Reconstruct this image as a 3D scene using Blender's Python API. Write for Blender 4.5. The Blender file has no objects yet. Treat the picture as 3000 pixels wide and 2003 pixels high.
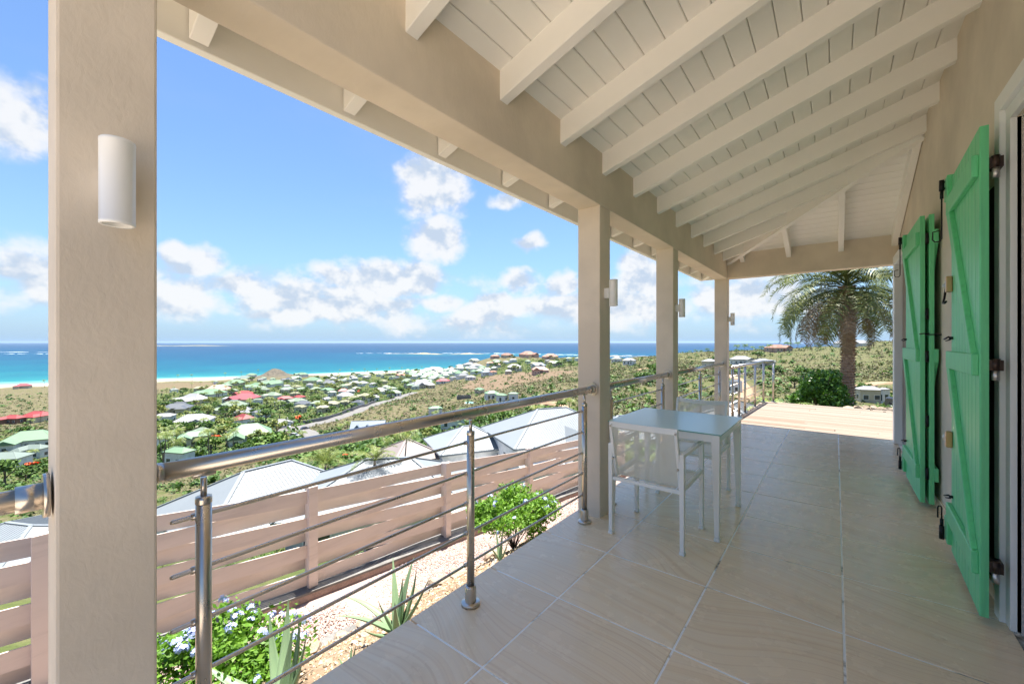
import bpy, bmesh, math, random
import numpy as np
from mathutils import Vector, Matrix, Euler

R = math.radians
sc = bpy.context.scene
col = sc.collection

# ------------------------------------------------------------------ camera
EYE = 1.37                       # eye height over the terrace floor
YAW = R(38.3)                    # heading, left of the terrace's long axis (+Y)
SY, CY = math.sin(YAW), math.cos(YAW)
cam_d = bpy.data.cameras.new('camera')
cam_d.sensor_width = 36.0
cam_d.lens = 14.41
cam_d.clip_start = 0.05
cam_d.clip_end = 400000.0
cam = bpy.data.objects.new('camera', cam_d)
col.objects.link(cam)
cam.location = (0, 0, EYE)
cam.rotation_euler = (R(90), 0, YAW)
sc.camera = cam

# ------------------------------------------------------------------ exposure
vs = sc.view_settings
vs.view_transform = 'Standard'
vs.look = 'None'
vs.gamma = 1.0
vs.use_curve_mapping = False
EXPO = 2.22
vs.exposure = EXPO
sc.cycles.max_bounces = 9
sc.cycles.diffuse_bounces = 6
sc.cycles.glossy_bounces = 4
sc.cycles.transparent_max_bounces = 12
sc.cycles.sample_clamp_indirect = 8.0
try:
    sc.cycles.use_denoising = True
    sc.cycles.denoiser = 'OPENIMAGEDENOISE'
except Exception:
    pass

# ------------------------------------------------------------------ sun and sky
SUNV = Vector((-0.26, 0.42, 2.6)).normalized()      # towards the sun
SUN_EL = math.asin(SUNV.z)
SUN_AZ = math.atan2(SUNV.x, SUNV.y)
sun_d = bpy.data.lights.new('sun', 'SUN')
sun_d.energy = 3.6
sun_d.angle = R(0.53)
sun_d.color = (1.0, 0.95, 0.87)
sun = bpy.data.objects.new('sun', sun_d)
col.objects.link(sun)
sun.rotation_euler = SUNV.to_track_quat('Z', 'Y').to_euler()

SKY_STR = 0.15
world = bpy.data.worlds.new('World')
sc.world = world
world.use_nodes = True


class NT:
    """tiny helper to write node trees as expressions"""
    def __init__(self, tree):
        self.t = tree
        self.n = tree.nodes
        self.l = tree.links

    def node(self, typ, **kw):
        nd = self.n.new(typ)
        for k, v in kw.items():
            setattr(nd, k, v)
        return nd

    def put(self, sock, val):
        if isinstance(val, bpy.types.NodeSocket):
            self.l.new(val, sock)
        elif val is not None:
            if sock.type == 'RGBA' and len(val) == 3:
                val = (*val, 1)
            sock.default_value = val

    def m(self, op, a, b=None, c=None, clamp=False):
        nd = self.node('ShaderNodeMath', operation=op, use_clamp=clamp)
        for i, v in enumerate((a, b, c)):
            self.put(nd.inputs[i], v)
        return nd.outputs[0]

    def mix(self, f, a, b, blend='MIX'):
        nd = self.node('ShaderNodeMix', data_type='RGBA', blend_type=blend)
        self.put(nd.inputs[0], f)
        self.put(nd.inputs[6], a)
        self.put(nd.inputs[7], b)
        return nd.outputs[2]

    def noise(self, vec, scale, detail=4, rough=0.55, dist=0.0, out=0, lac=2.0):
        nd = self.node('ShaderNodeTexNoise')
        if vec is not None:
            self.l.new(vec, nd.inputs['Vector'])
        nd.inputs['Scale'].default_value = scale
        nd.inputs['Detail'].default_value = detail
        nd.inputs['Roughness'].default_value = rough
        nd.inputs['Distortion'].default_value = dist
        nd.inputs['Lacunarity'].default_value = lac
        return nd.outputs[out]

    def ramp(self, f, stops, interp='LINEAR'):
        nd = self.node('ShaderNodeValToRGB')
        nd.color_ramp.interpolation = interp
        e = nd.color_ramp.elements
        while len(e) < len(stops):
            e.new(0.5)
        for el, (p, c) in zip(e, stops):
            el.position = p
            el.color = (*c, 1) if len(c) == 3 else c
        self.put(nd.inputs[0], f)
        return nd.outputs[0]

    def smooth(self, x, lo, hi):
        nd = self.node('ShaderNodeMapRange', interpolation_type='SMOOTHSTEP')
        self.put(nd.inputs[0], x)
        nd.inputs[1].default_value = lo
        nd.inputs[2].default_value = hi
        return nd.outputs[0]

    def mapping(self, vec, scale=(1, 1, 1), loc=(0, 0, 0), rot=(0, 0, 0)):
        nd = self.node('ShaderNodeMapping')
        self.put(nd.inputs[0], vec)
        nd.inputs['Location'].default_value = loc
        nd.inputs['Rotation'].default_value = rot
        nd.inputs['Scale'].default_value = scale
        return nd.outputs[0]


def build_world():
    world.node_tree.nodes.clear()
    w = NT(world.node_tree)
    out = w.node('ShaderNodeOutputWorld')
    bg = w.node('ShaderNodeBackground')
    bg.inputs[1].default_value = SKY_STR
    w.l.new(bg.outputs[0], out.inputs[0])
    sky = w.node('ShaderNodeTexSky', sky_type='NISHITA')
    sky.sun_disc = False
    sky.sun_elevation = SUN_EL
    sky.sun_rotation = SUN_AZ
    sky.altitude = 60
    sky.air_density = 1.0
    sky.dust_density = 0.6
    sky.ozone_density = 2.0
    tc = w.node('ShaderNodeTexCoord')
    d = tc.outputs['Generated']
    sep = w.node('ShaderNodeSeparateXYZ')
    w.l.new(d, sep.inputs[0])
    x, y, z = sep.outputs
    # azimuth measured from a fixed compass heading, and elevation
    lat = w.m('ADD', w.m('MULTIPLY', x, CY), w.m('MULTIPLY', y, SY))
    fwd = w.m('SUBTRACT', w.m('MULTIPLY', y, CY), w.m('MULTIPLY', x, SY))
    az = w.m('ARCTAN2', lat, fwd)
    el = w.m('ARCSINE', z)
    # single clouds: azimuth, elevation, half width, half height (radians), strength
    clouds = CLOUDS
    # ragged edges: shift the lookup by noise
    wob = w.noise(d, 7.0, 3, 0.6, out=1)
    sepw = w.node('ShaderNodeSeparateColor')
    w.l.new(wob, sepw.inputs[0])
    azw = w.m('ADD', az, w.m('MULTIPLY', w.m('SUBTRACT', sepw.outputs[0], 0.5), 0.10))
    elw = w.m('ADD', el, w.m('MULTIPLY', w.m('SUBTRACT', sepw.outputs[1], 0.5), 0.09))
    base = None
    for (ca, ce, wa, we, st) in clouds:
        p = w.m('DIVIDE', w.m('SUBTRACT', azw, ca), wa)
        q = w.m('DIVIDE', w.m('SUBTRACT', elw, ce), we)
        r2 = w.m('ADD', w.m('MULTIPLY', p, p), w.m('MULTIPLY', q, q))
        b = w.m('MULTIPLY', w.m('SUBTRACT', 1.0, w.m('SQRT', r2)), st, clamp=False)
        base = b if base is None else w.m('MAXIMUM', base, b)
    # low cumulus band that goes all round the horizon
    band = w.m('SUBTRACT', 1.0, w.m('ABSOLUTE', w.m('DIVIDE', w.m('SUBTRACT', elw, 0.085), 0.10)))
    lowf = w.noise(w.mapping(d, (1, 1, 1.6)), 4.2, 2, 0.5)
    bandb = w.m('MULTIPLY', band, w.m('MULTIPLY', w.smooth(lowf, 0.32, 0.58), 0.78))
    base = w.m('MAXIMUM', base, bandb)
    base = w.m('MAXIMUM', base, 0.0)
    dm = w.mapping(d, (1, 1, 1.25))
    fb = w.noise(dm, 15.0, 6, 0.6)
    fb2 = w.noise(w.mapping(d, (1, 1, 1.25), loc=(0, 0, 0.035)), 15.0, 3, 0.55)
    dens = w.m('ADD', w.m('MULTIPLY', base, 1.3), w.m('MULTIPLY', w.m('SUBTRACT', fb, 0.5), 1.2))
    gate = w.smooth(base, 0.02, 0.22)
    alpha = w.m('MULTIPLY', w.smooth(dens, 0.12, 0.72), gate)
    # thin veil
    veil = w.m('MULTIPLY', w.smooth(w.noise(w.mapping(d, (1, 1, 3)), 3.0, 4, 0.6), 0.5, 0.85), 0.10)
    lit = w.smooth(w.m('ADD', w.m('MULTIPLY', w.m('SUBTRACT', fb, fb2), 3.2), 0.46), -0.05, 0.72)
    k = 1.0 / (SKY_STR * 2 ** EXPO)
    c_sh = tuple(v * k for v in (0.60, 0.70, 0.84))
    c_li = tuple(v * k for v in (0.96, 0.97, 0.98))
    ccol = w.mix(lit, c_sh, c_li)
    # the blue: nishita, lifted towards a pale milky horizon as tropical air does
    skyc = w.mix(1.0, sky.outputs[0], SKY_TINT, 'MULTIPLY')
    hz = w.m('POWER', w.m('SUBTRACT', 1.0, w.m('MAXIMUM', w.m('MINIMUM', z, 1.0), 0.0)), 7.0)
    c_hz = tuple(v * k for v in (0.40, 0.615, 0.87))
    skyc = w.mix(w.m('MULTIPLY', hz, 0.85), skyc, c_hz)
    c1 = w.mix(veil, skyc, c_sh)
    c2 = w.mix(w.m('MULTIPLY', alpha, 0.94), c1, ccol)
    w.l.new(c2, bg.inputs[0])


SKY_TINT = (0.225, 0.272, 0.322)
CLOUDS = [(-0.1933, 0.3531, 0.1127, 0.0961, 1.0), (-0.1779, 0.2442, 0.0964, 0.0813, 0.95), (-0.2289, 0.3822, 0.0777, 0.0392, 0.9), (-0.3128, 0.1437, 0.1589, 0.0709, 1.0), (-0.4149, 0.146, 0.098, 0.0398, 0.8), (-0.2188, 0.1525, 0.0948, 0.0614, 0.95), (-0.0096, 0.3357, 0.0702, 0.0292, 0.75), (0.0436, 0.2377, 0.0561, 0.0287, 0.75), (0.017, 0.1457, 0.0725, 0.0435, 0.8), (-0.663, 0.1523, 0.08, 0.0541, 0.95), (-0.692, 0.1688, 0.0416, 0.042, 0.9), (-0.5897, 0.1127, 0.0808, 0.0288, 0.85), (-0.883, 0.3365, 0.0896, 0.0761, 0.85), (-0.9426, 0.3495, 0.0808, 0.0546, 0.85), (-0.8787, 0.0968, 0.0524, 0.0281, 0.75), (0.128, 0.1394, 0.0691, 0.0478, 0.9), (0.3002, 0.1443, 0.0854, 0.0657, 0.95), (0.2856, 0.1847, 0.0593, 0.0434, 0.8), (-0.467, 0.0787, 0.0653, 0.0291, 0.8), (-0.0362, 0.0986, 0.0935, 0.0371, 0.85), (-0.5166, 0.0564, 0.1327, 0.0243, 0.75), (0.3147, 0.0838, 0.1481, 0.0552, 0.85), (0.5575, 0.1017, 0.1517, 0.0541, 0.75), (0.1332, 0.0821, 0.1379, 0.0346, 0.8), (-0.6695, 0.0691, 0.1007, 0.0365, 0.8), (-0.1727, 0.0972, 0.1249, 0.0285, 0.7)]
build_world()
world.cycles.sampling_method = 'NONE'      # an even sky: no map needed

# ------------------------------------------------------------------ helpers
rng = random.Random(7)


def tag(o, label=None, cat=None, group=None, kind=None):
    if label: o['label'] = label
    if cat: o['category'] = cat
    if group: o['group'] = group
    if kind: o['kind'] = kind
    return o


def empty(name, loc=(0, 0, 0), rz=0.0, parent=None):
    o = bpy.data.objects.new(name, None)
    col.objects.link(o)
    o.location = loc
    o.rotation_euler = (0, 0, rz)
    o.empty_display_size = 0.2
    o.parent = parent
    return o


def link(name, mesh, parent=None, loc=(0, 0, 0), rot=(0, 0, 0), scale=(1, 1, 1)):
    o = bpy.data.objects.new(name, mesh)
    col.objects.link(o)
    o.location = loc
    o.rotation_euler = rot
    o.scale = scale
    o.parent = parent
    return o


def copy_tree(o, parent=None):
    c = o.copy()
    col.objects.link(c)
    c.parent = parent
    for ch in o.children:
        copy_tree(ch, c)
    return c


class MB:
    """collects verts and faces, then builds one mesh"""
    def __init__(self):
        self.v, self.f, self.s = [], [], []

    def add(self, vs_, fs_, smooth=False):
        n = len(self.v)
        self.v += [tuple(p) for p in vs_]
        self.f += [tuple(i + n for i in f) for f in fs_]
        self.s += [smooth] * len(fs_)
        return self

    def box(self, x0, x1, y0, y1, z0, z1, M=None):
        p = [Vector((x, y, z)) for z in (z0, z1) for y in (y0, y1) for x in (x0, x1)]
        if M is not None:
            p = [M @ q for q in p]
        return self.add(p, [(0, 2, 3, 1), (4, 5, 7, 6), (0, 1, 5, 4), (2, 6, 7, 3), (0, 4, 6, 2), (1, 3, 7, 5)])

    def bar(self, a, b, w, h, up=(0, 0, 1), w2=None, h2=None):
        """box section from a to b: width w across, height h along up"""
        a, b = Vector(a), Vector(b)
        t = (b - a).normalized()
        u = Vector(up)
        sx = t.cross(u)
        if sx.length < 1e-6:
            sx = t.cross(Vector((0, 1, 0)))
        sx.normalize()
        uu = sx.cross(t).normalized()
        w2 = w if w2 is None else w2
        h2 = h if h2 is None else h2
        p = []
        for c, ww, hh in ((a, w, h), (b, w2, h2)):
            for i, j in ((-1, -1), (1, -1), (1, 1), (-1, 1)):
                p.append(c + sx * (ww / 2 * i) + uu * (hh / 2 * j))
        return self.add(p, [(3, 2, 1, 0), (4, 5, 6, 7), (0, 1, 5, 4), (1, 2, 6, 5), (2, 3, 7, 6), (3, 0, 4, 7)])

    def tube(self, pts, r, n=12, caps=True, smooth=True):
        pts = [Vector(p) for p in pts]
        rs = r if isinstance(r, (list, tuple)) else [r] * len(pts)
        k = len(pts)
        base = len(self.v)
        prev = None
        for i, p in enumerate(pts):
            if i == 0: t = pts[1] - pts[0]
            elif i == k - 1: t = pts[-1] - pts[-2]
            else: t = (pts[i + 1] - pts[i]).normalized() + (pts[i] - pts[i - 1]).normalized()
            t.normalize()
            if prev is None:
                a = Vector((0, 0, 1)) if abs(t.z) < 0.9 else Vector((1, 0, 0))
                u = (a - t * a.dot(t)).normalized()
            else:
                u = (prev - t * prev.dot(t)).normalized()
            prev = u
            w = t.cross(u)
            for j in range(n):
                an = 2 * math.pi * j / n
                self.v.append(tuple(p + (u * math.cos(an) + w * math.sin(an)) * rs[i]))
        for i in range(k - 1):
            for j in range(n):
                a = base + i * n + j
                b = base + i * n + (j + 1) % n
                self.f.append((a, b, b + n, a + n))
                self.s.append(smooth)
        if caps:
            self.f.append(tuple(base + j for j in reversed(range(n))))
            self.f.append(tuple(base + (k - 1) * n + j for j in range(n)))
            self.s += [False, False]
        return self

    def lathe(self, prof, n=24, c=(0, 0, 0), smooth=True):
        """profile of (r, z) about a vertical axis through c"""
        base = len(self.v)
        for r, z in prof:
            for j in range(n):
                a = 2 * math.pi * j / n
                self.v.append((c[0] + r * math.cos(a), c[1] + r * math.sin(a), c[2] + z))
        for i in range(len(prof) - 1):
            for j in range(n):
                a = base + i * n + j
                b = base + i * n + (j + 1) % n
                self.f.append((a, b, b + n, a + n))
                self.s.append(smooth)
        return self

    def prism(self, poly, axis, a, b):
        """extrude a 2-D polygon; axis 'x','y' or 'z' is the extrusion direction"""
        def P(u, v, w):
            return {'x': (w, u, v), 'y': (u, w, v), 'z': (u, v, w)}[axis]
        n = len(poly)
        vs_ = [P(u, v, a) for u, v in poly] + [P(u, v, b) for u, v in poly]
        fs_ = [tuple(range(n)), tuple(range(2 * n - 1, n - 1, -1))]
        fs_ += [(i, (i + 1) % n, (i + 1) % n + n, i + n) for i in range(n)]
        return self.add(vs_, fs_)

    def mesh(self, name, mat, auto=None):
        me = bpy.data.meshes.new(name)
        me.from_pydata(self.v, [], self.f)
        me.polygons.foreach_set('use_smooth', self.s)
        bm = bmesh.new()
        bm.from_mesh(me)
        bmesh.ops.recalc_face_normals(bm, faces=bm.faces)
        bm.to_mesh(me)
        bm.free()
        if mat is not None:
            me.materials.append(mat)
        return me

    def build(self, name, mat, parent=None, bevel=0.0, seg=1, loc=(0, 0, 0), rot=(0, 0, 0)):
        o = link(name, self.mesh(name, mat), parent, loc, rot)
        if bevel:
            bv = o.modifiers.new('bevel', 'BEVEL')
            bv.width = bevel
            bv.segments = seg
            bv.limit_method = 'ANGLE'
            bv.angle_limit = R(40)
        return o


# ------------------------------------------------------------------ materials
MATS = {}


def principled(name, color=(0.5, 0.5, 0.5), rough=0.6, metal=0.0, spec=0.4):
    m = bpy.data.materials.new(name)
    m.use_nodes = True
    nt = NT(m.node_tree)
    b = m.node_tree.nodes['Principled BSDF']
    nt.put(b.inputs['Base Color'], color)
    b.inputs['Roughness'].default_value = rough
    b.inputs['Metallic'].default_value = metal
    b.inputs['Specular IOR Level'].default_value = spec
    MATS[name] = m
    return m, nt, b


def coords(nt, kind='Object'):
    return nt.node('ShaderNodeTexCoord').outputs[kind]


def worldpos(nt):
    return nt.node('ShaderNodeNewGeometry').outputs['Position']


def bump(nt, b, h, strength=0.2, dist=0.01):
    nd = nt.node('ShaderNodeBump')
    nd.inputs['Strength'].default_value = strength
    nd.inputs['Distance'].default_value = dist
    nt.put(nd.inputs['Height'], h)
    nt.l.new(nd.outputs[0], b.inputs['Normal'])
    return nd


def obrand(nt):
    return nt.node('ShaderNodeObjectInfo').outputs['Random']


def mat_plaster(name, c, amount=0.25):
    m, nt, b = principled(name, c, 0.85, spec=0.2)
    p = worldpos(nt)
    n1 = nt.noise(p, 1.3, 4, 0.6)
    n2 = nt.noise(nt.mapping(p, (1, 1, 0.25)), 9, 5, 0.65)
    dark = tuple(v * 0.88 for v in c)
    lite = tuple(min(1, v * 1.07) for v in c)
    cc = nt.mix(nt.smooth(n1, 0.3, 0.7), dark, lite)
    cc = nt.mix(nt.m('MULTIPLY', nt.smooth(n2, 0.55, 0.8), 0.25), cc, tuple(v * 0.8 for v in c))
    nt.l.new(cc, b.inputs['Base Color'])
    n3 = nt.noise(nt.mapping(p, (1, 1, 0.55)), 38, 6, 0.6, 0.4)
    n4 = nt.noise(p, 8, 3, 0.5)
    bump(nt, b, nt.m('ADD', n3, nt.m('MULTIPLY', n4, 1.2)), amount, 0.012)
    return m


mat_plaster('plaster', (0.72, 0.63, 0.51), 0.16)
mat_plaster('plaster_jamb', (0.60, 0.56, 0.51), 0.25)
mat_plaster('render_white', (0.72, 0.72, 0.70), 0.1)


def mat_paint(name, c, rough=0.45, grain=0.05, dirt=0.12, scale=(1, 1, 1), streak=0.0, vary=0.06):
    m, nt, b = principled(name, c, rough, spec=0.4)
    p = worldpos(nt)
    n1 = nt.noise(p, 2.2, 5, 0.6)
    cc = nt.mix(nt.m('MULTIPLY', nt.smooth(n1, 0.45, 0.75), dirt), c, tuple(v * 0.72 for v in c))
    rv = nt.m('MULTIPLY', nt.m('SUBTRACT', obrand(nt), 0.5), vary)
    cc = nt.mix(nt.m('ADD', vary / 2, rv), cc, tuple(v * 0.5 for v in c))
    if streak:
        sn = nt.noise(nt.mapping(p, scale), 11, 5, 0.65)
        cc = nt.mix(nt.m('MULTIPLY', nt.smooth(sn, 0.48, 0.72), streak), cc, tuple(v * 0.62 for v in c))
        cc = nt.mix(nt.m('MULTIPLY', nt.smooth(sn, 0.45, 0.25), streak * 0.6), cc, tuple(min(1, v * 1.15 + 0.03) for v in c))
    nt.l.new(cc, b.inputs['Base Color'])
    n2 = nt.noise(nt.mapping(p, scale), 30, 4, 0.6)
    bump(nt, b, n2, grain, 0.01)
    return m


mat_paint('white_wood', (0.90, 0.88, 0.82), 0.5, 0.10, 0.12, (1.0, 0.15, 1.0))
mat_paint('white_board', (0.90, 0.885, 0.825), 0.55, 0.10, 0.15, (1.0, 0.1, 1.0))
mat_paint('white_trim', (0.84, 0.84, 0.82), 0.35, 0.05, 0.08)
mat_paint('white_metal', (0.82, 0.83, 0.80), 0.3, 0.02, 0.05)
mat_paint('lamp_white', (0.84, 0.84, 0.81), 0.3, 0.01, 0.03)
mat_paint('green_paint', (0.165, 0.67, 0.30), 0.42, 0.18, 0.22, (3, 3, 0.2), 0.40, 0.12)
mat_paint('fence_beige', (0.68, 0.59, 0.53), 0.55, 0.10, 0.20, (1, 0.1, 1), 0.35, 0.22)
principled('black_iron', (0.012, 0.012, 0.013), 0.4, 0.3)
principled('rubber_and_gap_shade', (0.01, 0.01, 0.01), 0.8)
principled('brass', (0.55, 0.33, 0.16), 0.35, 0.6)
principled('plastic_grey', (0.32, 0.34, 0.36), 0.5)
principled('zinc', (0.55, 0.53, 0.50), 0.35, 0.9)


def mat_steel():
    m, nt, b = principled('steel', (0.56, 0.51, 0.45), 0.28, 1.0)
    n = nt.noise(worldpos(nt), 9, 3, 0.6)
    nt.l.new(nt.m('ADD', 0.24, nt.m('MULTIPLY', n, 0.08)), b.inputs['Roughness'])


mat_steel()


def mat_tile():
    m, nt, b = principled('sandstone_tile', (0.5, 0.42, 0.32), 0.3, spec=0.34)
    p = coords(nt)
    oi = nt.node('ShaderNodeObjectInfo')
    r = oi.outputs['Random']
    comb = nt.node('ShaderNodeCombineXYZ')
    nt.l.new(nt.m('MULTIPLY', r, 37.0), comb.inputs[0])
    nt.l.new(nt.m('MULTIPLY', r, 91.0), comb.inputs[1])
    va = nt.node('ShaderNodeVectorMath', operation='ADD')
    nt.l.new(p, va.inputs[0])
    nt.l.new(comb.outputs[0], va.inputs[1])
    q = va.outputs[0]
    # bedding lines run across the terrace and sweep round at the tile ends
    wv = nt.noise(nt.mapping(q, (1.0, 0.8, 1)), 1.25, 0.3, 0.5, out=1)
    mixv = nt.node('ShaderNodeVectorMath', operation='MULTIPLY_ADD')
    nt.l.new(wv, mixv.inputs[0])
    mixv.inputs[1].default_value = (0.2, 0.85, 0)
    nt.l.new(q, mixv.inputs[2])
    s1 = nt.noise(nt.mapping(mixv.outputs[0], (0.12, 7.0, 1)), 3.0, 3, 0.5)
    s2 = nt.noise(nt.mapping(mixv.outputs[0], (0.16, 17.0, 1)), 4.0, 2, 0.5)
    sp = nt.noise(q, 240, 2, 0.7)
    base = nt.ramp(s1, [(0.30, (0.83, 0.645, 0.425)), (0.46, (0.88, 0.71, 0.485)), (0.58, (0.89, 0.735, 0.52)), (0.72, (0.83, 0.645, 0.425))])
    c = nt.mix(nt.m('MULTIPLY', nt.smooth(s2, 0.50, 0.68), 0.40), base, (0.66, 0.47, 0.29))
    c = nt.mix(nt.m('MULTIPLY', nt.smooth(sp, 0.5, 0.8), 0.10), c, (0.28, 0.22, 0.16))
    c = nt.mix(nt.m('MULTIPLY', r, 0.16), c, (0.70, 0.52, 0.35))
    # dusty marks
    wp = worldpos(nt)
    du = nt.smooth(nt.noise(wp, 1.7, 6, 0.65), 0.55, 0.78)
    c = nt.mix(nt.m('MULTIPLY', du, 0.08), c, (0.80, 0.70, 0.56))
    nt.l.new(c, b.inputs['Base Color'])
    rr = nt.m('ADD', 0.16, nt.m('MULTIPLY', nt.noise(wp, 6, 5, 0.65), 0.20))
    nt.l.new(rr, b.inputs['Roughness'])
    bump(nt, b, nt.m('ADD', sp, nt.m('MULTIPLY', s2, 0.6)), 0.04, 0.004)


mat_tile()


def mat_grout():
    m, nt, b = principled('grout', (0.5, 0.47, 0.42), 0.9)
    p = worldpos(nt)
    n = nt.noise(p, 2.6, 5, 0.7)
    nt.l.new(nt.ramp(n, [(0.33, (0.14, 0.12, 0.10)), (0.40, (0.50, 0.47, 0.42)), (0.45, (0.92, 0.91, 0.88))]), b.inputs['Base Color'])


mat_grout()


def mat_deck():
    m, nt, b = principled('deck_wood', (0.5, 0.42, 0.35), 0.75, spec=0.2)
    p = coords(nt)
    r = obrand(nt)
    comb = nt.node('ShaderNodeCombineXYZ')
    nt.l.new(nt.m('MULTIPLY', r, 53.0), comb.inputs[0])
    nt.l.new(nt.m('MULTIPLY', r, 17.0), comb.inputs[1])
    va = nt.node('ShaderNodeVectorMath', operation='ADD')
    nt.l.new(p, va.inputs[0])
    nt.l.new(comb.outputs[0], va.inputs[1])
    g = nt.noise(nt.mapping(va.outputs[0], (1.2, 40, 4)), 2.5, 5, 0.6, 0.6)
    c = nt.ramp(g, [(0.3, (0.14, 0.097, 0.072)), (0.5, (0.215, 0.168, 0.13)), (0.7, (0.255, 0.212, 0.175))])
    tone = nt.ramp(r, [(0.0, (0.15, 0.10, 0.07)), (0.35, (0.22, 0.185, 0.15)), (0.7, (0.25, 0.213, 0.18)), (1.0, (0.165, 0.122, 0.09))])
    c = nt.mix(0.55, c, tone)
    nt.l.new(c, b.inputs['Base Color'])
    bump(nt, b, g, 0.15, 0.004)


mat_deck()


def mat_fabric():
    m, nt, b = principled('sling_fabric', (0.84, 0.82, 0.74), 0.8)
    n = nt
    tr = n.node('ShaderNodeBsdfTransparent')
    tl = n.node('ShaderNodeBsdfTranslucent')
    tl.inputs[0].default_value = (0.8, 0.78, 0.7, 1)
    mx = n.node('ShaderNodeMixShader')
    mx.inputs[0].default_value = 0.3
    n.l.new(b.outputs[0], mx.inputs[1])
    n.l.new(tl.outputs[0], mx.inputs[2])
    mx2 = n.node('ShaderNodeMixShader')
    mx2.inputs[0].default_value = 0.34
    n.l.new(mx.outputs[0], mx2.inputs[1])
    n.l.new(tr.outputs[0], mx2.inputs[2])
    n.l.new(mx2.outputs[0], m.node_tree.nodes['Material Output'].inputs[0])
    w = n.node('ShaderNodeTexWave')
    w.inputs['Scale'].default_value = 220
    n.l.new(coords(n), w.inputs[0])
    bump(n, b, w.outputs[1], 0.1, 0.001)


mat_fabric()


def mat_glass_top():
    m, nt, b = principled('frosted_glass', (0.58, 0.80, 0.80), 0.32, spec=0.5)
    b.inputs['Coat Weight'].default_value = 0.25
    b.inputs['Coat Roughness'].default_value = 0.15


mat_glass_top()
principled('glass_edge', (0.10, 0.32, 0.29), 0.15, spec=0.6)
principled('window_glass', (0.035, 0.05, 0.06), 0.08, spec=0.8)
principled('room_dark', (0.25, 0.24, 0.22), 0.8)

# ================================================================== terrace floor
W = MATS
XW = 0.67            # face of the house wall
XB0, XB1 = -1.62, -1.43   # long beam, outer and inner face
YE0, YE1 = 7.65, 7.84     # end beam
SL = 0.319           # roof pitch
def zc(x): return 2.84 + SL * (x + 1.43)          # underside of the main slope's boards
def ze(y): return 2.84 + SL * (YE0 - y)           # underside of the end slope's boards
XF, YF = -1.94, 8.17     # eave lines

floor = MB().box(-1.60, 3.6, -0.55, 7.775, -0.35, -0.0022).build('terrace_floor', W['grout'])
tag(floor, kind='structure')
tile_cache = {}
def tile_mesh(sx, sy):
    k = (round(sx, 3), round(sy, 3))
    if k not in tile_cache:
        e = 0.003
        mb = MB()
        h0, h1 = -0.02, 0.0
        a, b = sx / 2, sy / 2
        p = [(-a, -b, h0), (a, -b, h0), (a, b, h0), (-a, b, h0), (-a, -b, h1 - e), (a, -b, h1 - e), (a, b, h1 - e), (-a, b, h1 - e),
             (-a + e, -b + e, h1), (a - e, -b + e, h1), (a - e, b - e, h1), (-a + e, b - e, h1)]
        f = [(0, 3, 2, 1), (8, 9, 10, 11)]
        for i in range(4):
            j = (i + 1) % 4
            f += [(i, j, j + 4, i + 4), (i + 4, j + 4, j + 8, i + 8)]
        mb.add(p, f)
        tile_cache[k] = mb.mesh('tile', W['sandstone_tile'])
    return tile_cache[k]
G = 0.0075
xs = [-1.66, -1.17, -0.57, 0.03, 0.662]
ys = [1.28 + 0.6 * k for k in range(-3, 12)]
ys = [y for y in ys if y < 7.7] + [7.77]
for i in range(len(xs) - 1):
    for j in range(len(ys) - 1):
        sx, sy = xs[i + 1] - xs[i] - G, ys[j + 1] - ys[j] - G
        link('tile', tile_mesh(sx, sy), floor, ((xs[i] + xs[i + 1]) / 2, (ys[j] + ys[j + 1]) / 2, rng.uniform(-0.0006, 0.0004)))

# unseen paving added behind the viewer to bounce sunlight into the porch
def mat_bounce_paving():
    m, nt, b = principled('bounce_paving', (0.5, 0.36, 0.27), 0.8)
    br = nt.node('ShaderNodeTexBrick')
    br.offset = 0.0
    nt.l.new(worldpos(nt), br.inputs['Vector'])
    br.inputs['Scale'].default_value = 1.0
    br.inputs['Brick Width'].default_value = 0.5
    br.inputs['Row Height'].default_value = 0.5
    br.inputs['Mortar Size'].default_value = 0.008
    br.inputs['Color1'].default_value = (0.62, 0.53, 0.44, 1)
    br.inputs['Color2'].default_value = (0.56, 0.47, 0.38, 1)
    br.inputs['Mortar'].default_value = (0.4, 0.37, 0.33, 1)
    nt.l.new(br.outputs[0], b.inputs['Base Color'])
mat_bounce_paving()
tag(MB().box(-2.6, 7.0, -11.0, -0.556, -0.6, -0.012).build('bounce_terrace', W['bounce_paving']), kind='structure')

# ================================================================== wooden deck
deck = MB().box(-1.38, 3.2, 7.79, 11.06, -0.30, -0.035).build('wooden_deck', W['deck_wood'])
tag(deck, kind='structure')
pm = {}
def plank_mesh(L):
    k = round(L, 1)
    if k not in pm:
        mb = MB()
        c = 0.004
        prof = [(-0.057, -0.025), (0.057, -0.025), (0.057, -c), (0.057 - c, 0), (-0.057 + c, 0), (-0.057, -c)]
        mb.prism(prof, 'x', -k / 2, k / 2)
        pm[k] = mb.mesh('plank', W['deck_wood'])
    return pm[k], k
y = 7.84
r2 = random.Random(3)
while y < 11.05:
    x0 = -1.43 + 0.045 * (y - 7.84) + r2.uniform(-0.008, 0.008)
    cuts = [x0, r2.uniform(-0.5, 1.6), 3.2]
    for a, b in zip(cuts, cuts[1:]):
        me, L = plank_mesh(b - a - 0.004)
        link('plank', me, deck, ((a + b) / 2, y, r2.uniform(-0.002, 0.002)))
    y += 0.121

# ================================================================== the villa
villa = empty('villa')
tag(villa, 'beige plastered villa terrace with white rafters and green shutters', 'villa')

for y0 in (0.09, 2.92, 4.75, 7.655):
    MB().box(-1.63, -1.436, y0, y0 + 0.185, -0.3, 2.45).build('column', W['plaster'], villa, 0.007, 2)

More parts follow.
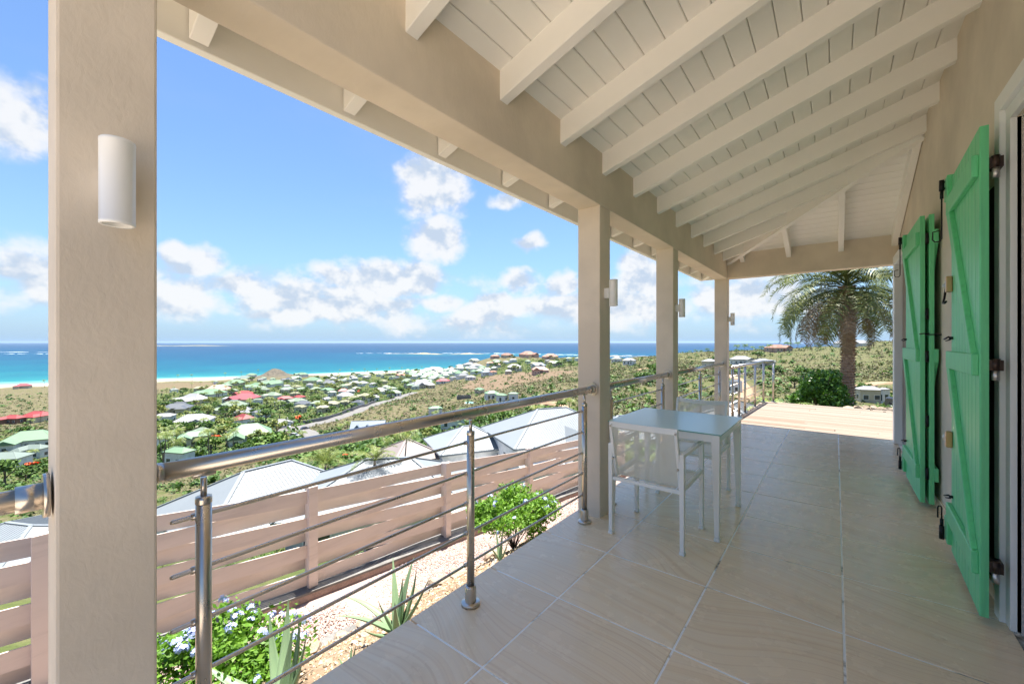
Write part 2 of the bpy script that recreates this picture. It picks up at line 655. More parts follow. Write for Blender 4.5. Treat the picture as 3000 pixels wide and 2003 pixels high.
# long beam and end beam, topped to the roof pitch
MB().prism([(XB0, 2.43), (XB1, 2.43), (XB1, zc(XB1) + 0.012), (XB0, zc(XB0) + 0.012)], 'y', -0.30, YE1).build('beam', W['plaster'], villa, 0.006, 2)
MB().prism([(YE0, 2.436), (YE1 - 0.004, 2.436), (YE1 - 0.004, ze(YE1) + 0.012), (YE0, ze(YE0) + 0.012)], 'x', XB0 + 0.004, XW + 0.02).build('beam', W['plaster'], villa, 0.006, 2)

# roof: a sheet over both slopes, with boards and rafters under it
def hipY(x): return YE0 - (x - XB1)     # plan position of the hip
T = 0.022
roof = MB()
def slab(poly, up0, up1):
    n = len(poly)
    lo = [(x, y, z + up0) for x, y, z in poly]
    hi = [(x, y, z + up1) for x, y, z in poly]
    roof.add(lo + hi, [tuple(range(n - 1, -1, -1)), tuple(range(n, 2 * n))] + [(i, (i + 1) % n, (i + 1) % n + n, i + n) for i in range(n)])
XR = XW + 0.25
ridge_y = hipY(XR)
slab([(XF - 0.05, -0.36, zc(XF - 0.05)), (XR, -0.36, zc(XR)), (XR, ridge_y, zc(XR)), (XF - 0.05, hipY(XF - 0.05), zc(XF - 0.05))], 0.03, 0.07)  # near end stops short, out of view, to let bounced sun in
slab([(XF - 0.05, hipY(XF - 0.05), zc(XF - 0.05)), (XR, ridge_y, zc(XR)), (4.4, ridge_y, zc(XR)), (4.4, hipY(XF - 0.05), zc(XF - 0.05))], 0.03, 0.07)
slab([(XR, -0.36, zc(XR)), (4.4, -0.36, zc(XR) + 0.8), (4.4, ridge_y, zc(XR) + 0.8), (XR, ridge_y, zc(XR))], 0.03, 0.07)
roof_o = roof.build('roof', W['white_board'], villa)

# ceiling boards of the main slope run along the terrace, mitred at the hip
BW = 0.119
c = 0.0042
x = XF + 0.005
sl = math.sqrt(1 + SL * SL)
def board_main(x0, x1):
    mb = MB()
    def sect(xa):
        pass
    # cross-section corners: (x, dz) dz measured down from the board's top
    pr = [(x0, T), (x0, c), (x0 + c, 0.0), (x1 - c, 0.0), (x1, c), (x1, T)]
    a = [(px, -0.32, zc(px) + dz) for px, dz in pr]
    b = [(px, hipY(px) - 0.002, zc(px) + dz) for px, dz in pr]
    n = len(pr)
    mb.add(a + b, [tuple(range(n)), tuple(range(2 * n - 1, n - 1, -1))] + [(i, (i + 1) % n, (i + 1) % n + n, i + n) for i in range(n)])
    return mb
while x < XW:
    x1 = min(x + BW - 0.004, XW + 0.01)
    board_main(x, x1).build('ceiling_board', W['white_board'], roof_o)
    x += BW
y = YF - 0.005
def board_end(y0, y1):
    mb = MB()
    pr = [(y0, T), (y0, c), (y0 + c, 0.0), (y1 - c, 0.0), (y1, c), (y1, T)]
    a = [(XB1 + (YE0 - py) + 0.002, py, ze(py) + dz) for py, dz in pr]
    b = [(XW + 0.01, py, ze(py) + dz) for py, dz in pr]
    n = len(pr)
    mb.add(a + b, [tuple(range(n)), tuple(range(2 * n - 1, n - 1, -1))] + [(i, (i + 1) % n, (i + 1) % n + n, i + n) for i in range(n)])
    return mb
while y > 5.62:
    y0 = y - BW + 0.004
    if XB1 + (YE0 - y0) < XW - 0.02:
        board_end(y0, y).build('ceiling_board', W['white_board'], roof_o)
    y -= BW

# rafters
RD, RW = 0.158, 0.064
def rafter_main(yc):
    xe = min(XW + 0.004, XB1 + (YE0 - yc) - 0.02)
    p = [(XF + 0.01, zc(XF + 0.01) - RD), (xe, zc(xe) - RD), (xe, zc(xe) + 0.004), (XF + 0.01, zc(XF + 0.01) + 0.004)]
    MB().prism(p, 'y', yc - RW / 2, yc + RW / 2).build('rafter', W['white_wood'], villa, 0.004, 2)
for k in range(-2, 11):
    rafter_main(1.115 + 0.622 * k)
def rafter_end(xc, w=RW):
    y_in = YE0 - (xc - XB1) + 0.02 if xc < XW - 0.1 else YE0 - (XW - XB1) + 0.05
    p = [(YF - 0.01, ze(YF - 0.01) - RD), (y_in, ze(y_in) - RD), (y_in, ze(y_in) + 0.004), (YF - 0.01, ze(YF - 0.01) + 0.004)]
    MB().prism(p, 'x', xc - w / 2, xc + w / 2).build('rafter', W['white_wood'], villa, 0.004, 2)
for xc in (-1.20, -0.57, 0.06, 0.632):
    rafter_end(xc)
# hip rafter
a = Vector((XF + 0.02, hipY(XF + 0.02), zc(XF + 0.02) - 0.085))
b = Vector((XW - 0.005, hipY(XW - 0.005), zc(XW - 0.005) - 0.085))
MB().bar(a, b, 0.075, 0.19).build('hip_rafter', W['white_wood'], villa, 0.004, 2)
# fascia boards at the eaves
zf = zc(XF)
MB().box(XF - 0.045, XF, -0.34, YF + 0.045, zf - 0.172, zf + 0.028).build('fascia_board', W['white_wood'], villa, 0.003)
MB().box(XF + 0.001, 4.3, YF, YF + 0.042, zf - 0.170, zf + 0.026).build('fascia_board', W['white_wood'], villa, 0.003)

# house wall with its two door openings
D1 = (1.5, 2.985, 2.43)
D2 = (5.82, 7.52, 2.41)
YEND = 7.648
wm = MB()
WT = XW + 0.28
for y0, y1, z0, z1 in ((-0.3, D1[0], -0.3, 3.56), (D1[0], D1[1], D1[2], 3.56), (D1[1], D2[0], -0.3, 3.56), (D2[0], D2[1], D2[2], 3.56), (D2[1], YEND, -0.3, 3.56)):
    wm.box(XW, WT, y0, y1, z0, min(z1, 3.56))
wall = wm.build('wall', W['plaster'], villa)
MB().box(WT + 0.001, 4.2, YEND - 0.25, YEND - 0.002, -0.3, 3.5).box(4.0, 4.2, -0.3, YEND - 0.251, -0.3, 3.5).box(WT + 0.001, 3.999, -0.3, -0.1, -0.3, 3.5).box(WT + 0.001, 3.999, 4.4, 4.5, -0.3, 3.4).build('rear_wall', W['render_white'], villa)
# grey plastered jambs lining the openings
MB().box(XW + 0.012, WT - 0.002, D1[1] - 0.012, D1[1] - 0.001, 0.0, D1[2] - 0.013).box(XW + 0.012, WT - 0.002, D1[0] + 0.001, D1[1] - 0.001, D1[2] - 0.012, D1[2] - 0.001).build('jamb_lining', W['plaster_jamb'], wall)
MB().box(XW + 0.012, WT - 0.002, D2[1] - 0.012, D2[1] - 0.001, 0.0, D2[2] - 0.013).build('jamb_lining', W['plaster_jamb'], wall)
# skirting tiles
for y0, y1 in ((3.145, 3.6), (3.605, 4.2), (4.205, 4.8), (4.805, 5.4), (5.405, 5.68)):
    MB().box(XW - 0.012, XW + 0.004, y0, y1, 0.0, 0.085).build('skirting_tile', W['sandstone_tile'], wall, 0.002)

def door_frame(name, y0, y1, zt, far_only=False):
    """moulded white trim round an opening; y0..y1 is the opening"""
    fr = MB()
    w1, w2 = 0.082, 0.068
    for (ya, yb) in ([(y1, y1 + w2)] + ([] if far_only else [(y0 - w2, y0)])):
        fr.box(XW - 0.022, XW + 0.03, ya, yb, 0.004, zt)
    fr.box(XW - 0.022, XW + 0.03, y0 - w2, y1 + w2, zt + 0.0005, zt + w2)
    o = fr.build(name, W['white_trim'], villa, 0.003, 2)
    f2 = MB()
    for s, yy in ((1, y1 + w2), (-1, y0 - w2)):
        a, b = (yy + 0.0005, yy + w1) if s > 0 else (yy - w1, yy - 0.0005)
        f2.box(XW - 0.042, XW + 0.02, a, b, 0.002, zt + w2 + w1)
    f2.box(XW - 0.042, XW + 0.02, y0 - w2 + 0.0003, y1 + w2 - 0.0003, zt + w2 + 0.0005, zt + w2 + w1)
    f2.build('architrave', W['white_trim'], o, 0.004, 2)
    return o
f1 = door_frame('door_frame', D1[0], D1[1], D1[2])
df2 = MB()
df2.box(XW - 0.055, XW + 0.03, D2[1] - 0.02, YEND + 0.012, 0.004, 2.53)
df2.box(XW - 0.055, XW + 0.03, D2[0] - 0.14, D2[1] - 0.021, 2.40, 2.53)
df2.box(XW - 0.055, XW + 0.03, D2[0] - 0.14, D2[0], 0.004, 2.399)
df2.build('door_frame', W['white_trim'], villa, 0.005, 2)
# inner doors, set back in the openings
for (y0, y1, zt) in (D1, D2):
    dm = MB()
    dm.box(WT - 0.06, WT - 0.01, y0 + 0.002, y0 + 0.09, 0.01, zt - 0.014).box(WT - 0.06, WT - 0.01, y1 - 0.10, y1 - 0.013, 0.01, zt - 0.014)
    dm.box(WT - 0.06, WT - 0.01, y0 + 0.0905, y1 - 0.1005, zt - 0.11, zt - 0.014).box(WT - 0.06, WT - 0.01, y0 + 0.0905, y1 - 0.1005, 0.01, 0.12)
    do = dm.build('glazed_door', W['white_trim'], villa, 0.003)
    MB().box(WT - 0.038, WT - 0.032, y0 + 0.09, y1 - 0.10, 0.12, zt - 0.11).build('pane', W['window_glass'], do)

# ------------------------------------------------------------------ shutters
def shutter(y0, y1, xf, hinge, side=-1, hardware=True, label=None, z0=0.045, z1=2.412, overhang=0.1):
    """leaf parallel to the wall, front (terrace) face at x=xf; hinge: 'near' or 'far' edge; side -1: battens on the terrace side, +1: wall side"""
    th = 0.030
    n = 9
    bw = (y1 - y0) / n
    root = None
    sh = empty('shutter', (0, 0, 0), 0, villa)
    if label: sh['label'] = label
    for i in range(n):
        a, b = y0 + i * bw, y0 + (i + 1) * bw - 0.0006
        ch = 0.004
        pr = [(xf + th, a), (xf + ch, a), (xf, a + ch), (xf, b - ch), (xf + ch, b), (xf + th, b)]
        MB().prism(pr, 'z', z0, z1).build('board', W['green_paint'], sh)
    if side < 0: xa, xb = xf - 0.024, xf + 0.002
    else: xa, xb = xf + th - 0.002, xf + th + 0.024
    rows = [(2.178, 2.285), (1.205, 1.312), (0.235, 0.345)]
    free = y1 if hinge == 'near' else y0
    hin = y0 if hinge == 'near' else y1
    sg = 1 if hinge == 'near' else -1
    e0, e1 = hin + sg * 0.022, free + sg * 0.014
    for (za, zb) in rows:
        MB().box(xa, xb, min(e0, e1), max(e0, e1), za, zb).build('batten', W['green_paint'], sh, 0.004)
    for (zt, zb) in ((rows[0][0], rows[1][1]), (rows[1][0], rows[2][1])):
        a = (free - sg * 0.05, zt + 0.0)
        b = (hin + sg * 0.10, zb - 0.0)
        w = 0.052
        pr = [(a[0] - w, a[1]), (a[0] + w, a[1]), (b[0] + w, b[1]), (b[0] - w, b[1])]
        MB().prism(pr, 'x', xa + 0.001, xb).build('brace', W['green_paint'], sh, 0.003)
    if hardware:
        # bolt blocks at the free edge with espagnolette bolts
        for (za, zb, top) in ((2.285, 2.43, True), (0.085, 0.235, False)):
            ya, yb = (free - 0.03 * sg, free + overhang * sg)
            MB().box(xf - 0.022, xf + 0.012, min(ya, yb), max(ya, yb), za + 0.0006, zb).build('bolt_block', W['green_paint'], sh, 0.003)
            yc, xc = free + sg * (overhang * 0.6), xf - 0.037
            bo = MB()
            if top:
                bo.tube([(xc, yc, zb - 0.005), (xc, yc, zb - 0.075)], 0.013, 10)
                bo.tube([(xc, yc, zb - 0.075), (xc, yc, zb - 0.125)], 0.009, 10)
                bo.tube([(xc, yc, zb - 0.12), (xc, yc, zb - 0.385), (xc - 0.008, yc + 0.012 * sg, zb - 0.40), (xc - 0.03, yc + 0.016 * sg, zb - 0.40), (xc - 0.04, yc + 0.016 * sg, zb - 0.385), (xc - 0.04, yc + 0.01 * sg, zb - 0.335), (xc - 0.012, yc + 0.004 * sg, zb - 0.33)], 0.0042, 8)
                for zz in (zb - 0.02, zb - 0.06):
                    bo.tube([(xc, yc, zz), (xc + 0.018, yc, zz)], 0.005, 6)
            else:
                bo.tube([(xc, yc, za + 0.0), (xc, yc, za + 0.085)], 0.013, 10)
                bo.tube([(xc, yc, za + 0.08), (xc, yc, za + 0.13)], 0.009, 10)
                bo.tube([(xc, yc, za + 0.125), (xc, yc, za + 0.20), (xc - 0.004, yc, za + 0.212), (xc - 0.014, yc, za + 0.212), (xc - 0.018, yc, za + 0.20), (xc - 0.018, yc, za + 0.135)], 0.0042, 8)
            bo.build('bolt', W['black_iron'], sh)
        # hook latches
        for zz in (1.395, 0.40 if hinge == 'near' else 0.47):
            la = MB()
            yb = free - sg * (0.06 if hinge == 'near' else 0.55)
            la.tube([(xf, yb, zz), (xf - 0.018, yb, zz)], 0.009, 8).tube([(xf - 0.018, yb, zz + 0.008), (xf - 0.034, yb + 0.04 * sg, zz - 0.008)], 0.005, 8).tube([(xf - 0.012, yb, zz - 0.010), (xf - 0.028, yb + 0.03 * sg, zz - 0.018)], 0.004, 6)
            la.build('hook_latch', W['black_iron'], sh)
    return sh, hin, sg, xf

s1, hin, sg, xf = shutter(2.962, 3.785, 0.547, 'near', label='open green shutter leaf with black bolts nearest the camera')
# locks on the free edge of the near leaf
for zc_, hook in ((1.735, True), (0.755, False)):
    MB().box(0.517, 0.5465, 3.728, 3.778, zc_ - 0.05, zc_ + 0.05).build('lock_block', W['brass'], s1, 0.004)
    lk = MB().tube([(0.528, 3.779, zc_), (0.528, 3.845, zc_)], 0.017, 12)
    lk.box(0.5155, 0.5168, 3.742, 3.764, zc_ - 0.022, zc_ + 0.022)
    lk.build('lock_cylinder', W['zinc'], s1)
    if hook:
        MB().tube([(0.528, 3.83, zc_ - 0.015), (0.520, 3.83, zc_ - 0.085), (0.512, 3.81, zc_ - 0.115), (0.515, 3.77, zc_ - 0.118), (0.52, 3.75, zc_ - 0.108)], 0.006, 8).build('lock_hook', W['black_iron'], s1)
# strap hinges between the near leaf and the door frame
principled('hinge_brown', (0.05, 0.03, 0.022), 0.35, 0.5)
for zz in (2.225, 1.255, 0.29):
    MB().box(0.565, XW - 0.046, 2.963, 3.03, zz - 0.022, zz + 0.028).tube([(0.600, 2.972, zz - 0.0218), (0.600, 2.972, zz + 0.035)], 0.0155, 14).build('hinge', W['hinge_brown'], s1)
    MB().tube([(0.600, 2.972, zz - 0.07), (0.600, 2.972, zz - 0.0225)], 0.0135, 12).build('hinge_pin', W['zinc'], s1)
# this leaf stands a little closer to the wall at its free edge
pv = Vector((0.549, 2.962, 0))
rq = Matrix.Rotation(R(-2.2), 3, 'Z')
s1.rotation_euler = (0, 0, R(-2.2))
s1.location = pv - rq @ pv
# near-black strip on the wall: painted shade of the gap behind the hinge edge
MB().box(XW - 0.008, XW - 0.001, 3.137, 3.70, 0.10, 2.20).build('gap_shade_strip', W['rubber_and_gap_shade'], wall)

s2, _, _, _ = shutter(4.765, 5.63, 0.548, 'near', label='front leaf of the folded green shutter beside the far door')
s3, _, _, _ = shutter(4.745, 5.60, 0.600, 'far', side=1, hardware=False, label='rear leaf of the folded green shutter beside the far door', overhang=0.02)
for zz in (2.22, 1.60, 1.25, 0.72, 0.29):
    MB().box(0.579, 0.599, 4.752, 4.775, zz - 0.045, zz + 0.045).tube([(0.589, 4.750, zz - 0.045), (0.589, 4.750, zz + 0.045)], 0.008, 8).build('hinge', W['black_iron'], s2)
MB().tube([(0.60, 4.744, 1.44), (0.56, 4.735, 1.438), (0.545, 4.75, 1.436)], 0.0045, 8).tube([(XW, 4.735, 1.43), (0.575, 4.735, 1.43)], 0.0045, 8).build('stay_hook', W['black_iron'], s3)
# electric box on the wall
eb = MB().box(XW - 0.035, XW, 4.02, 4.09, 0.50, 0.61).box(XW - 0.042, XW - 0.0352, 4.03, 4.08, 0.525, 0.585).build('wall_socket', W['plastic_grey'], None, 0.006, 2)
tag(eb, 'small grey weatherproof socket on the wall beside the shutter', 'socket')

# ------------------------------------------------------------------ wall lamps
def wall_lamp(yc, label):
    o = empty('wall_lamp', (-1.436, yc, 1.755))
    tag(o, label, 'wall lamp', 'cylinder lamps on the columns')
    prof = [(0.027, -0.101), (0.031, -0.103), (0.033, -0.101), (0.0335, -0.095), (0.033, -0.0945), (0.033, 0.0945), (0.0335, 0.095), (0.033, 0.101), (0.031, 0.103), (0.027, 0.101), (0.027, 0.07), (0.027, -0.07), (0.027, -0.101)]
    lm = MB().lathe(prof, 40, (0.069, 0, 0))
    lm.lathe([(0.0268, 0.06), (0.0001, 0.06)], 40, (0.069, 0, 0)).lathe([(0.0268, -0.06), (0.0001, -0.06)], 40, (0.069, 0, 0))
    lm.build('lamp_shade', W['lamp_white'], o)
    MB().box(0.0, 0.040, -0.022, 0.022, -0.04, 0.04).build('bracket', W['lamp_white'], o, 0.003, 2)
wall_lamp(0.187, 'large looking white cylinder lamp on the nearest column')
wall_lamp(3.012, 'white cylinder lamp on the column beside the glass table')
wall_lamp(4.842, 'white cylinder lamp on the third column from the left')
wall_lamp(7.747, 'white cylinder lamp on the corner column by the deck')

# ------------------------------------------------------------------ steel railings
ZR = 1.0
def railing(label, y0, y1, posts, rods=(None, None), start=None, end=None, xr=-1.5):
    o = empty('railing', (xr, y0, 0))
    tag(o, label, 'railing', 'steel railings along the terrace')
    L = y1 - y0
    MB().tube([(0, 0.012, ZR), (0, L - 0.012, ZR)], 0.0265, 20).build('handrail', W['steel'], o)
    for e, yy, s in ((start, 0.0, 1), (end, L, -1)):
        if e == 'flange':
            fl = MB()
            fl.tube([(0, yy + s * 0.001, ZR), (0, yy + s * 0.012, ZR)], 0.052, 28)
            fl.tube([(0, yy + s * 0.012, ZR), (0, yy + s * 0.055, ZR)], 0.0315, 24)
            fl.build('flange', W['steel'], o)
        elif e == 'cap':
            MB().tube([(0, yy, ZR), (0, yy + s * 0.02, ZR)], 0.0285, 20).build('end_cap', W['steel'], o)
    zs = (0.844, 0.684, 0.526, 0.368, 0.206)
    for py in posts:
        yy = py - y0
        pp = MB().tube([(0, yy, 0.03), (0, yy, 0.90)], 0.0205, 20)
        po = pp.build('post', W['steel'], o)
        MB().lathe([(0.0001, 0.905), (0.0205, 0.905), (0.0215, 0.897), (0.0215, 0.885)], 20, (0, yy, 0)).tube([(0, yy, 0.9), (0, yy, 0.962)], 0.0085, 12).tube([(0, yy - 0.03, 0.972), (0, yy + 0.03, 0.972)], 0.008, 8).build('saddle', W['steel'], po)
        MB().lathe([(0.0001, 0.016), (0.046, 0.016), (0.050, 0.012), (0.050, 0.0), (0.0001, 0.0)], 28, (0, yy, 0.001)).lathe([(0.021, 0.10), (0.027, 0.098), (0.029, 0.09), (0.0295, 0.016)], 24, (0, yy, 0.001)).build('base_cover', W['steel'], po)
        for zz in zs:
            MB().tube([(-0.017, yy - 0.028, zz), (-0.017, yy + 0.005, zz)], 0.011, 12).build('rod_clip', W['steel'], po)
    ra, rb = (rods[0] if rods[0] is not None else y0 + 0.05) - y0, (rods[1] if rods[1] is not None else y1 - 0.05) - y0
    for zz in zs:
        MB().tube([(-0.017, ra, zz), (-0.017, ra + 0.006, zz), (-0.017, rb - 0.006, zz), (-0.017, rb, zz)], [0.004, 0.0068, 0.0068, 0.004], 12).build('rod', W['steel'], o)
    return o
railing('steel railing at the left edge, left of the nearest column', -1.55, 0.086, (-1.35, -0.22), (-1.5, -0.03), None, 'flange')
railing('long steel railing with five rods between the nearest and second columns', 0.278, 2.917, (0.395, 1.55, 2.79), (0.318, 2.86), 'cap', 'flange')
railing('short steel railing behind the table between second and third columns', 3.108, 4.747, (3.25, 4.59), (3.15, 4.70), 'cap', 'flange')
railing('steel railing between the third column and the corner column', 4.938, 7.652, (5.02, 6.18, 7.42), (4.97, 7.55), 'cap', 'flange')

# deck railing: square posts, ends in a short turned return
def deck_railing():
    o = empty('railing', (-1.43, 7.9, 0))
    tag(o, 'lower steel railing along the sunlit wooden deck', 'railing', 'steel railings along the terrace')
    P0, P1, P2 = Vector((0.0, -0.03, 0.925)), Vector((0.13, 3.05, 0.925)), Vector((0.32, 3.16, 0.925))
    MB().tube([P0, P1 - Vector((0.002, 0.03, 0)), P1 + Vector((0.02, 0.01, 0)), P2], 0.024, 14).build('handrail', W['steel'], o)
    for k, t in enumerate((0.06, 0.22, 0.38, 0.69, 1.0)):
        p = P0.lerp(P1, t)
        po = MB().tube([(p.x, p.y, 0.0), (p.x, p.y, 0.90)], 0.021, 14).build('post', W['steel'], o)
        MB().lathe([(0.0001, 0.012), (0.04, 0.012), (0.04, 0.0)], 18, (p.x, p.y, 0.001)).build('base_cover', W['steel'], po)
    po = MB().tube([(P2.x - 0.01, P2.y - 0.005, 0.0), (P2.x - 0.01, P2.y - 0.005, 0.90)], 0.021, 14).build('post', W['steel'], o)
    MB().lathe([(0.0001, 0.012), (0.04, 0.012), (0.04, 0.0)], 18, (P2.x - 0.01, P2.y - 0.005, 0.001)).build('base_cover', W['steel'], po)
    for zz in (0.76, 0.60, 0.44, 0.28, 0.13):
        a, b = P0.lerp(P1, 0.03), P0.lerp(P1, 1.0)
        MB().tube([(a.x - 0.02, a.y, zz), (b.x - 0.02, b.y, zz)], 0.0068, 10).build('rod', W['steel'], o)
deck_railing()

# ------------------------------------------------------------------ glass table
tb = empty('glass_table', (-1.025, 3.475, 0))
tag(tb, 'small square table with frosted blue glass top and white legs', 'table')
a = 0.415
MB().box(-a, a, -a, a, 0.730, 0.740).build('glass_top', W['frosted_glass'], tb, 0.0015)
MB().box(-a - 0.0006, a + 0.0006, -a - 0.0006, a + 0.0006, 0.7315, 0.7375).build('glass_rim', W['glass_edge'], tb)
fr = MB()
i = a - 0.012
fr.box(-i, i, -i, -i + 0.03, 0.678, 0.729).box(-i, i, i - 0.03, i, 0.678, 0.729).box(-i, -i + 0.03, -i + 0.0305, i - 0.0305, 0.678, 0.729).box(i - 0.03, i, -i + 0.0305, i - 0.0305, 0.678, 0.729)
fr.build('apron', W['white_metal'], tb, 0.004, 2)
for sx in (-1, 1):
    for sy in (-1, 1):
        cx, cy = sx * (i - 0.026), sy * (i - 0.026)
        lg = MB().bar((cx, cy, 0.72), (sx * (i - 0.018), sy * (i - 0.018), 0.025), 0.056, 0.056, (0, 1, 0), 0.030, 0.030).build('leg', W['white_metal'], tb, 0.004, 2)
        MB().box(sx * (i - 0.018) - 0.019, sx * (i - 0.018) + 0.019, sy * (i - 0.018) - 0.019, sy * (i - 0.018) + 0.019, 0.0, 0.024).build('foot', W['white_metal'], lg, 0.005, 2)

# ------------------------------------------------------------------ sling chairs
def make_chair():
    ch = empty('sling_chair')
    X, Yb, Yf = 0.245, -0.24, 0.24
    for sx in (-1, 1):
        for yy in (Yb, Yf):
            lg = MB().bar((sx * X, yy, 0.02), (sx * X, yy, 0.648), 0.026, 0.030, (0, 1, 0), 0.030, 0.040).build('leg', W['white_metal'], ch, 0.003, 2)
            MB().box(sx * X - 0.017, sx * X + 0.017, yy - 0.020, yy + 0.020, 0.0, 0.019).build('foot', W['white_metal'], lg, 0.004, 2)
        MB().bar((sx * X, Yb + 0.0155, 0.635), (sx * X, Yf - 0.0155, 0.635), 0.030, 0.022).build('armrest', W['white_metal'], ch, 0.003, 2)
        MB().bar((sx * X, Yb + 0.0155, 0.415), (sx * X, Yf - 0.0155, 0.425), 0.022, 0.030).build('seat_rail', W['white_metal'], ch, 0.003, 2)
        MB().bar((sx * 0.222, Yb + 0.045, 0.405), (sx * 0.222, Yb - 0.055, 0.800), 0.020, 0.034).build('back_upright', W['white_metal'], ch, 0.003, 2)
        MB().tube([(sx * 0.222, Yb - 0.030, 0.545), (sx * 0.222, Yb - 0.014, 0.548)], 0.007, 10).build('screw', W['zinc'], ch)
        MB().tube([(sx * 0.222, Yb - 0.074, 0.782), (sx * 0.222, Yb - 0.060, 0.786)], 0.007, 10).build('screw', W['zinc'], ch)
    MB().bar((-X + 0.0155, Yb, 0.400), (X - 0.0155, Yb, 0.400), 0.028, 0.024, (0, 0, 1)).build('rear_crossbar', W['white_metal'], ch, 0.003, 2)
    MB().bar((-X + 0.0155, Yf, 0.400), (X - 0.0155, Yf, 0.400), 0.028, 0.024, (0, 0, 1)).build('front_crossbar', W['white_metal'], ch, 0.003, 2)
    tb_ = MB()
    n = 12
    pts = []
    for k in range(n + 1):
        u = -1 + 2 * k / n
        pts.append((u * 0.233, Yb - 0.055 - 0.022 * (1 - u * u) * -1, 0.796 - 0.008 * (1 - u * u)))
    for p, q in zip(pts, pts[1:]):
        tb_.bar(p, q, 0.016, 0.036)
    tb_.build('top_rail', W['white_metal'], ch)
    # back sling: a sheet curved forward, hung between the uprights
    sl_ = MB()
    vs_, fs_ = [], []
    nu, nv = 12, 8
    for b_ in range(nv + 1):
        v = b_ / nv
        for a_ in range(nu + 1):
            u = -1 + 2 * a_ / nu
            vs_.append((u * 0.214, Yb + 0.045 - 0.10 * v + 0.022 * (1 - u * u) , 0.415 + 0.372 * v))
    for b_ in range(nv):
        for a_ in range(nu):
            q = b_ * (nu + 1) + a_
            fs_.append((q, q + 1, q + nu + 2, q + nu + 1))
    sl_.add(vs_, fs_, True)
    sl_.build('back_sling', W['sling_fabric'], ch)
    s2_ = MB()
    vs_, fs_ = [], []
    for b_ in range(nv + 1):
        v = b_ / nv
        for a_ in range(nu + 1):
            u = -1 + 2 * a_ / nu
            vs_.append((u * 0.236, Yb + 0.05 + (Yf - Yb - 0.04) * v, 0.425 - 0.022 * (1 - u * u) - (0.02 if v > 0.94 else 0)))
    for b_ in range(nv):
        for a_ in range(nu):
            q = b_ * (nu + 1) + a_
            fs_.append((q, q + 1, q + nu + 2, q + nu + 1))
    s2_.add(vs_, fs_, True)
    s2_.build('seat_sling', W['sling_fabric'], ch)
    return ch
ch1 = make_chair()
ch1.location = (-1.02, 2.992, 0)
tag(ch1, 'white sling armchair in front of the table, its back to the camera', 'chair', 'sling chairs at the glass table')
ch2 = copy_tree(ch1)
ch2.location = (-1.025, 3.985, 0)
ch2.rotation_euler = (0, 0, math.pi)
tag(ch2, 'white sling armchair on the far side of the glass table', 'chair')

